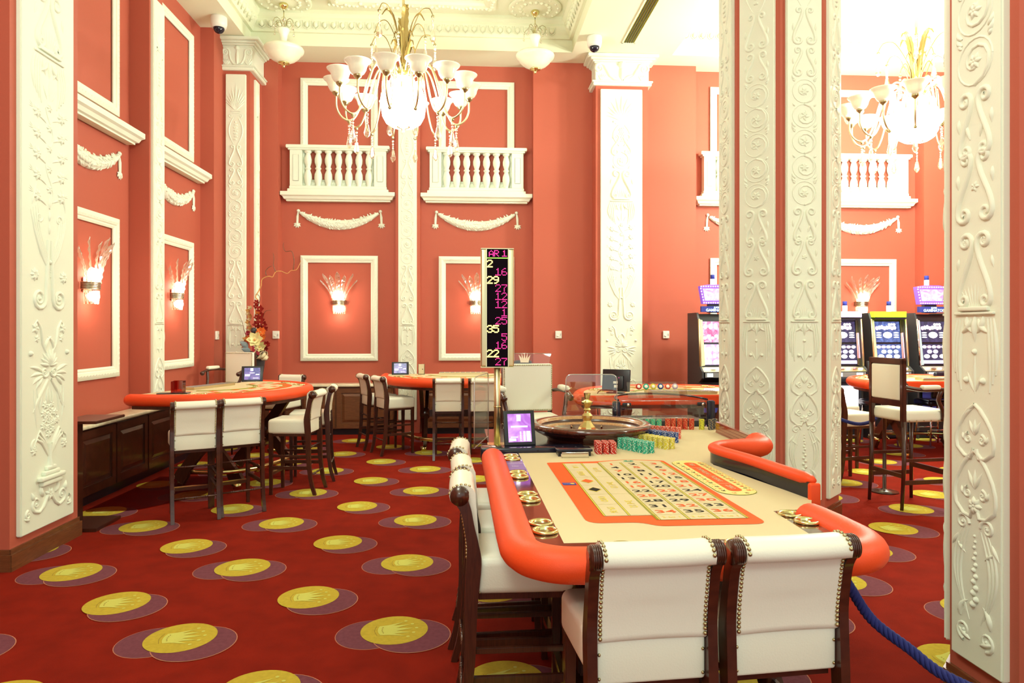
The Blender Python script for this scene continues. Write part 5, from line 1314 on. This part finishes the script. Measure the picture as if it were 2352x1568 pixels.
for x, z, r in ((.09, .42, .075), (.13, .38, .06), (.06, .40, .06)): 
    m = MB(); m.tube([(x+r*cos(b_)*.8, -.13+.04*sin(b_*2), z+r*sin(b_)) for b_ in [2*PI*i/18 for i in range(19)]], .028, 6, sx=.15); m.build('ribbon', fm['beige'], t)
m = MB()
tw_ = [[(0, 0, .42), (.01, 0, .75), (-.01, .0, 1.0), (.02, 0, 1.12), (-.01, .0, 1.18), (.03, 0, 1.26), (.06, 0, 1.33), (.075, 0, 1.42), (.16, 0, 1.46), (.21, .0, 1.45), (.25, 0, 1.52), (.32, 0, 1.53), (.40, 0, 1.50), (.45, 0, 1.54), (.52, 0, 1.55), (.56, 0, 1.62), (.58, 0, 1.68)],
       [(.02, 0, 1.05), (.045, .0, 1.14), (.03, 0, 1.20), (-.01, 0, 1.21)], [(.13, 0, 1.47), (.12, 0, 1.53), (.16, 0, 1.58), (.20, 0, 1.60)], [(.25, .0, 1.52), (.22, 0, 1.62), (.23, 0, 1.70), (.215, 0, 1.78)], [(.48, 0, 1.55), (.49, 0, 1.68), (.46, 0, 1.80), (.38, 0, 1.80), (.35, 0, 1.86), (.355, 0, 1.92)],
       [(-.02, 0, .45), (-.09, -.02, .58), (-.14, -.02, .68), (-.17, 0, .78), (-.19, 0, .86)], [(-.13, 0, .66), (-.12, 0, .72), (-.14, 0, .75)], [(.04, 0, .75), (.10, .0, .95), (.13, 0, .99), (.19, 0, 1.0)], [(.02, 0, .8), (.0, .0, .95), (-.03, 0, 1.06)]]
for i, p in enumerate(tw_):
    P = smooth_path(p, 4); mm = MB(); mm.tube(P, [(.0075 if i == 0 else .005)*(1-.75*k/len(P))+.0012 for k in range(len(P))], 6); mm.build('twig', M['woodb'] if i != 0 else fm['tan'], t)

# ------------------------------------------------------------------ slot machines (face -y)
def slot(loc, label, kind, rz=0.):
    t = thing('slot_machine', label, 'slot machine', loc, rz, 'slot machines by the back wall')
    w = .30; tall = kind in ('top',)
    prof = [(.36, 0), (.36, 2.02), (-.10, 2.02), (-.13, 1.96), (-.16, 1.90), (-.24, 1.18), (-.36, 1.10), (-.36, 1.0), (-.20, .92), (-.20, 0)]
    m = MB(); yzprism(m, prof, -w, -w+.03); yzprism(m, prof, w-.03, w); m.build('side_panel', M['dark'], t, .004)
    inner = [(.34, .02), (.34, 2.0), (-.07, 2.0), (-.10, 1.9), (-.19, 1.17), (-.30, 1.09), (-.30, 1.0), (-.15, .92), (-.15, .02)]
    m = MB(); yzprism(m, inner, -w+.03, w-.03); m.build('cabinet_body', M['black'], t)
    def quad(m, x0, x1, z0, z1, off=.0, mi=0):
        yy = lambda z: -.10-(1.9-z)*(.09/.73)-.008-off
        m.add([(x0, yy(z0), z0), (x1, yy(z0), z0), (x1, yy(z1), z1), (x0, yy(z1), z1)], [(0, 1, 2, 3)], False, mi)
    for s in (-1, 1):
        fr = MB(); fr.add([(s*(w-.03), -.19, 1.17), (s*(w-.10), -.215, 1.19), (s*(w-.085), -.125, 1.90), (s*(w-.03), -.10, 1.92)], [(0, 1, 2, 3)] if s > 0 else [(3, 2, 1, 0)])
        fr.tube([(s*(w-.015), -.245, 1.17), (s*(w-.015), -.165, 1.92)], .016, 6)
        fr.build('bezel', M['gold'] if kind != 'top' else M['chrome'], t)
    e = MB()
    cols = {'blue': ('scrs', 'scrs'), 'dark': ('scrk', 'scrk'), 'top': ('scrk', 'scrk'), 'pink': ('scrr', 'scrw')}[kind]
    m = MB(); quad(m, -.21, .21, 1.55, 1.88); m.build('upper_screen', M[cols[0]], t, recalc=False)
    m = MB(); quad(m, -.215, .215, 1.20, 1.52); m.build('lower_screen', M[cols[1]], t, recalc=False)
    yy = lambda z: -.10-(1.9-z)*(.09/.73)-.010
    def blob(m, cx, cz, rx, rz_, mi=0): m.add([(cx+rx*cos(a), yy(cz+rz_*sin(a))-.002, cz+rz_*sin(a)) for a in [2*PI*i/16 for i in range(16)]], [tuple(range(16))], False, mi)
    m = MB()
    if kind != 'pink':
        for i in range(8): blob(m, -.17+i*.042, 1.775+.008*(i % 3), .026, .032, 0 if i % 3 else 1)
        for i in range(3): blob(m, .04+i*.04, 1.835, .022, .020, 0)
        blob(m, 0, 1.665, .075, .050, 0); blob(m, 0, 1.665, .06, .036, 1 if kind == 'top' else 2)
        for k in range(3):
            for s in (-1, 1): blob(m, s*.145, 1.63+k*.035, .045, .010, 0)
        for i in range(5): blob(m, -.16+i*.08, 1.475, .036, .024, 1 if i % 2 else 0)
        for i in range(3 if kind != 'top' else 2): blob(m, -.08+i*.10, 1.40, .042, .032, 2)
        for i in range(3): blob(m, -.13+i*.13, 1.325, .050, .032, 0)
        m.add([(-.20, yy(1.21)-.003, 1.21), (.20, yy(1.21)-.003, 1.21), (.20, yy(1.26)-.003, 1.26), (-.20, yy(1.26)-.003, 1.26)], [(0, 1, 2, 3)], False, 2)
    else:
        for i in range(6):
            for k in range(3): blob(m, -.18+i*.072, 1.24+k*.10, .030, .036, (i+k) % 3)
        for i in range(7): blob(m, -.18+i*.06, 1.62+.03*(i % 2), .030, .024, (i*2) % 3)
        for i in range(5): blob(m, -.17+i*.085, 1.80, .032, .045, (i+1) % 3)
    m.build('screen_symbols', [M['scrtxt'], M['spink'], M['slil'] if kind != 'blue' else M['scyan']], t, recalc=False)
    if kind in ('blue', 'dark'):
        m = MB(); m.box(-.27, .27, -.21, -.10, 1.95, 2.04); m.build('header', M['sylw'] if kind == 'blue' else M['slil'], t)
        m = MB(); m.box(-.25, .25, -.216, -.21, 1.915, 1.95); m.build('header_base', M['black'], t)
        m = MB(); m.tube([(.245, -.20, 1.30), (.245, -.15, 1.70)], .008, 6); m.build('side_light', M['spink'], t)
        zt0 = 2.04
    else:
        zt0 = 2.05; T = Matrix.Translation((0, -.06, 2.14)); pg = [(-.25, .30), (-.20, .02), (.20, .02), (.25, .30), (.12, .325), (-.12, .325)]
        m = MB(); m.T = T @ Matrix(((1, 0, 0, 0), (0, 0, 1, 0), (0, 1, 0, 0), (0, 0, 0, 1))); m.prism([(x, z) for x, z in pg], -.05, .05); m.build('topper', M['topp'], t)
        m = MB(); m.T = T; m.add([(-.17, -.056, .07), (.17, -.056, .07), (.205, -.056, .26), (-.205, -.056, .26)], [(0, 1, 2, 3)]); m.build('topper_screen', M['scrw'], t, recalc=False)
        m = MB(); m.T = T
        for i in range(13): m.ball((-.23+i*.0383, -.055, .295), .010, 6)
        for i in range(11): m.ball((-.185+i*.037, -.055, .035), .010, 6)
        for i in range(5):
            for s in (-1, 1): m.ball((s*(.195+.042*i/4), -.055, .08+i*.045), .010, 6)
        m.build('topper_bulbs', M['scrtxt'], t, recalc=False)
        m = MB(); m.box(-.10, .10, -.08, .0, 2.02, 2.16); m.build('topper_foot', M['dark'], t)
        m = MB(); m.box(-.24, .24, -.15, -.10, 2.03, 2.12); T2_ = Matrix.Translation((.03, -.152, 2.07)) @ Matrix.Rotation(PI/2, 4, 'X'); o = m.build('name_board', M['pblue'], t)
        m = MB(); text_into(m, 'SUPER', -.02, .03, 0, .035, 0, T=T2_, bold=.02); text_into(m, 'GAMINATOR', -.02, -.012, 0, .06, 0, T=T2_, bold=.02); m.build('name_letters', M['scyan'], o, recalc=False)
        zt0 = 2.46
    m = MB(); m.cyl((0 if kind == 'top' or kind == 'pink' else .12, .02, zt0), (0 if kind in ('top', 'pink') else .12, .02, zt0+.10), .036, n=14); m.build('candle_light', M['scrtxt'], t)
    m = MB(); X = 0 if kind in ('top', 'pink') else .12; m.cyl((X, .02, zt0+.10), (X, .02, zt0+.17), .034, n=14); m.build('candle_top', M['pblue'], t)
    m = MB(); m.add([(-w+.03, -.355, 1.095), (w-.03, -.355, 1.095), (w-.03, -.235, 1.165), (-w+.03, -.235, 1.165)], [(0, 1, 2, 3)]); m.build('button_deck', M['gold'], t, recalc=False)
    for k in range(5):
        m = MB(); x = -.20+k*.10; m.box(x-.035, x+.03, -.01, .01, 0, .02, T=Matrix.Translation((0, -.30, 1.125)) @ Matrix.Rotation(rad(30), 4, 'X')); m.build('button', M['chrome'] if k % 2 else M['slil'], t)
    m = MB(); m.box(-w+.05, w-.05, -.365, -.355, 1.01, 1.085); m.build('front_strip', M['grey'], t)
    m = MB(); m.box(.10, .20, -.368, -.36, 1.02, 1.075); m.box(-.22, -.13, -.368, -.36, 1.02, 1.075); m.build('bill_slot', M['scyan'], t)
    m = MB(); m.add([(-.22, -.205, .45), (.22, -.205, .45), (.22, -.205, .86), (-.22, -.205, .86)], [(0, 1, 2, 3)]); m.build('belly_light', M['scrtxt'] if kind == 'dark' else M['pblue'], t, recalc=False)
    return t
slot((3.93, 11.05, 0), 'slot machine with glowing crown topper, left of the octagonal pillar', 'pink')
slot((6.0, 11.05, 0), 'slot machine with lilac header, half hidden by the octagonal pillar', 'dark')
slot((6.74, 11.05, 0), 'slot machine with yellow-green header sign and blue screens, between its two neighbours', 'blue')
slot((7.50, 11.05, 0), 'slot machine with glowing crown topper in the right hall', 'top')
for x, z_, lb in ((3.98, 0, 'black padded slot chair at the machine left of the octagonal pillar'), (6.22, 0, 'black padded slot chair behind the dark framed armchair'), (7.10, 0, 'black padded slot chair behind the monitor in the right hall')):
    t = thing('slot_chair', lb, 'chair', (x, 10.30, 0), 0, 'black slot chairs')
    MB().rbox(-.19, .19, -.24, -.17, .72, 1.12, .05, 4, fn=lambda X, Y, Z: (X*(1-.25*max(0, Z-.85)/.27), Y, Z)).build('backrest', M['navy'], t)
    MB().rbox(-.21, .21, -.20, .20, .60, .70, .04, 4).build('seat', M['navy'], t)
    for s in (-1, 1):
        for u in (-1, 1): MB().tube([(s*.19, u*.19, 0), (s*.15, u*.15, .60)], .014, 8).build('leg', M['chrome'], t)
    m = MB(); m.tube([(-.17, .17, .25), (.17, .17, .25)], .010, 8); m.tube([(-.17, -.17, .25), (.17, -.17, .25)], .010, 8); m.build('foot_ring', M['chrome'], t)

# ------------------------------------------------------------------ blue barrier ropes
def rope(pts, r, label):
    P = smooth_path(pts, 14); t = MB()
    V = [Vector(p) for p in P]; L = [0]
    for i in range(1, len(V)): L.append(L[-1]+(V[i]-V[i-1]).length)
    N = int(L[-1]/.008); C_ = []
    j = 0
    for k in range(N+1):
        s = L[-1]*k/N
        while j < len(L)-2 and L[j+1] < s: j += 1
        f = (s-L[j])/max(1e-6, L[j+1]-L[j]); C_.append(V[j].lerp(V[j+1], min(1, f)))
    for st in range(4):
        S = []
        for k, p in enumerate(C_):
            tg = (C_[min(k+1, N)]-C_[max(k-1, 0)]).normalized(); a = tg.cross(Vector((0, 0, 1))).normalized(); b = tg.cross(a)
            ph = k*.008/(r*4.2)*2*PI+st*PI/2; S.append(p+a*cos(ph)*r*.58+b*sin(ph)*r*.58)
        t.tube(S, r*.50, 7)
    o = t.build('barrier_rope', M['rope']); return tag(o, label, 'rope', 'blue barrier ropes')
rope([(1.28, 2.66, .88), (1.38, 2.62, .86), (1.49, 2.70, .765), (1.60, 2.70, .605), (1.69, 2.60, .53), (1.77, 2.49, .47), (1.92, 2.34, .45), (2.12, 2.2, .53), (2.34, 2.1, .72), (2.42, 2.06, .86)], .020, 'thick blue rope running from the roulette table past the near pillar')
rope([(3.62, 7.30, 1.02), (3.80, 7.26, .88), (3.98, 7.22, .79), (4.15, 7.2, .755), (4.32, 7.22, .80), (4.45, 7.3, .92)], .018, 'short blue rope sagging in front of the far stools')
for x, y in ((2.45, 2.05), (4.5, 7.34)):
    t = thing('rope_post', 'slim brass rope post', 'post', (x, y, 0)); t['label'] = 'brass rope post holding the thick blue rope' if x < 3 else 'slim dark rope post between the stool and the framed armchair'
    m = MB().lathe([(.0, 0), (.14, 0), (.14, .012), (.05, .03), (.02, .04), (.018, .92), (.03, .93), (.03, .95), (0, .97)], 20); m.build('post', M['brass'] if x < 3 else M['wood'], t)

# ------------------------------------------------------------------ chandeliers
def chandelier(loc, label, first=None):
    t = thing('chandelier', label, 'chandelier', loc, 0, 'brass chandeliers with opal shades')
    # local z=0 at the lowest arm point (4.37 m)
    MB().cyl((0, 0, .55), (0, 0, 2.36), .018, n=12).build('rod', M['gold'], t)
    MB().lathe([(0, 2.43), (.11, 2.43), (.12, 2.40), (.10, 2.33), (.04, 2.28), (.02, 2.24), (0, 2.24)], 24).build('ceiling_cup', M['gold'], t)
    MB().lathe([(0, .50), (.03, .50), (.09, .54), (.12, .58), (.12, .62), (.08, .66), (.05, .72), (.035, .80), (.05, .86), (.03, .92), (.02, 1.1), (0, 1.1)], 24).build('hub', M['brass'], t)
    MB().lathe([(.05, -.06), (.15, -.05), (.22, -.005), (.265, .08), (.28, .18), (.27, .30), (.24, .42), (.20, .48)], 36).build('lit_bowl', M['bulbhot'], t)
    MB().lathe([(0, -.12), (.014, -.12), (.018, -.10), (.03, -.09), (.03, -.08), (.07, -.065), (.09, -.055), (.09, -.045), (0, -.045)], 20).build('finial', M['brass'], t)
    m = MB()
    for k in range(12):
        a = 2*PI*k/12; m.tube([(.12*cos(a), .12*sin(a), .56), (.20*cos(a), .20*sin(a), .66), (.25*cos(a), .25*sin(a), .62), (.26*cos(a), .26*sin(a), .52), (.27*cos(a), .27*sin(a), .36)], .008, 6)
    m.build('bowl_cage', M['gold'], t)
    for k in range(10):
        a = 2*PI*k/10+.3; m = MB().ball((.20*cos(a), .20*sin(a), .44), .048, 10, sz=1.5); m.build('inner_lamp', M['bulbhot'], t)
    shade = MB().lathe([(.045, 0), (.075, .02), (.098, .06), (.108, .10), (.125, .135), (.152, .155), (.160, .168), (.150, .168), (.118, .142), (.098, .105), (.085, .06), (.05, .03)], 28).mesh('glass_shade', M['shade'])
    cup = MB().lathe([(.0, -.055), (.010, -.055), (.022, -.04), (.045, -.02), (.050, .0), (.046, .012), (.040, .0), (0, 0)], 18).mesh('shade_cup', M['abrass'])
    arm_p = smooth_path([(.07, 0, .60), (.16, 0, .68), (.27, 0, .74), (.37, 0, .68), (.45, 0, .48), (.52, 0, .22), (.60, 0, .045), (.68, 0, .0), (.77, 0, .05), (.825, 0, .16), (.83, 0, .31)], 5)
    arm = MB().tube(arm_p, .0125, 9).mesh('arm', M['gold'])
    d = MB(); d.ball((0, 0, 0), .022, 10, 1); d.ball((0, 0, -.05), .018, 10, 0)
    for z, r in ((-.09, .016), (-.12, .013), (-.145, .016)): d.ball((0, 0, z), r, 8, 0)
    d.lathe([(.006, -.155), (.02, -.18), (.026, -.22), (.038, -.27), (.030, -.30), (.012, -.325), (0, -.33)], 8, 0, smooth=False); drop = d.mesh('crystal_drop', [M['crystal'], M['abrass']])
    N = 14
    for k in range(N):
        a = -PI/2-.15+2*PI*k/N
        o = mk('arm', arm, t); o.rotation_euler = (0, 0, a)
        s_ = mk('glass_shade', shade, o); s_.location = (.83, 0, .345)
        c_ = mk('shade_cup', cup, o); c_.location = (.83, 0, .345)
        dd = mk('crystal_drop', drop, o); dd.location = (.67, 0, -.02)
    for k in range(12):
        a = 2*PI*k/12+.26; lv = k % 3; base = .62
        Hh, W_ = ((1.40, .27), (1.0, .20), (1.15, .13))[lv]
        P = smooth_path([(.03, 0, base), (.05, 0, base+.40*(Hh-base)), (W_*.42, 0, Hh-.12), (W_*.75, 0, Hh), (W_, 0, Hh-.07)], 6)
        m = MB(); rows = []
        for i, (r, _, z) in enumerate(P):
            u = i/(len(P)-1); w_ = (.042 if lv != 1 else .030)*sin(PI*min(1, .15+u*.85))*(1+.22*(i % 2)); rows.append([(r*cos(a)-w_*sin(a), r*sin(a)+w_*cos(a), z+.012), (r*cos(a), r*sin(a), z), (r*cos(a)+w_*sin(a), r*sin(a)-w_*cos(a), z+.012)])
        m.grid(rows, 0, smooth=False); m.tube([(r*cos(a), r*sin(a), z) for r, _, z in P], .006, 5)
        Q = None
        if lv:
            H2, W2 = ((0, 0), (1.36, .46), (1.10, .40))[lv]
            Q = smooth_path([(.03, 0, base+.1), (.09, 0, H2-.35), (W2*.55, 0, H2-.03), (W2*.85, 0, H2), (W2, 0, H2-.10)], 5); m.tube([(r*cos(a+.2), r*sin(a+.2), z) for r, _, z in Q], .0055, 5)
        o = m.build('brass_frond', M['frond'], t, recalc=False)
        if Q: dd = mk('crystal_drop', drop, o); r, _, z = Q[-1]; dd.location = (r*cos(a+.2), r*sin(a+.2), z-.02)
    return t
chandelier((-.80, 9.0, 4.37), 'large brass chandelier with opal glass shades hanging in the left hall')
chandelier((6.12, 9.25, 4.37), 'overexposed brass chandelier hanging in the right hall, seen between the pillars')
# ------------------------------------------------------------------ light
w = bpy.data.worlds.new('world'); bpy.context.scene.world = w; w.use_nodes = True
w.node_tree.nodes['Background'].inputs[0].default_value = (.91, 1, .93, 1); w.node_tree.nodes['Background'].inputs[1].default_value = .9
WARM = (.91, 1, .86)
for k in range(3): lamp('chandelier_or_fill_lamp', (-.80+.80*cos(2*PI*(k+.25)/3), 9.0+.80*sin(2*PI*(k+.25)/3), 5.02), 30, WARM, .10)
for k in range(3): lamp('chandelier_or_fill_lamp', (6.12+.80*cos(2*PI*(k+.25)/3), 9.25+.80*sin(2*PI*(k+.25)/3), 5.02), 235, WARM, .10)
lamp('chandelier_or_fill_lamp', (-.80, 9.0, 4.15), 95, WARM, .25)
lamp('chandelier_or_fill_lamp', (6.12, 9.25, 4.1), 430, WARM, .3)
lamp('chandelier_or_fill_lamp', (-.8, 2.2, 4.8), 220, WARM, .5); lamp('chandelier_or_fill_lamp', (6.2, 2.2, 4.8), 260, WARM, .5); lamp('chandelier_or_fill_lamp', (-.8, -2.5, 4.8), 220, WARM, .5)  # unseen lamps added to brighten the near part of the halls; no chandeliers modelled
v = bpy.context.scene.view_settings
v.view_transform = 'Standard'; v.look = 'None'; v.gamma = 1; v.use_curve_mapping = False; v.exposure = .32
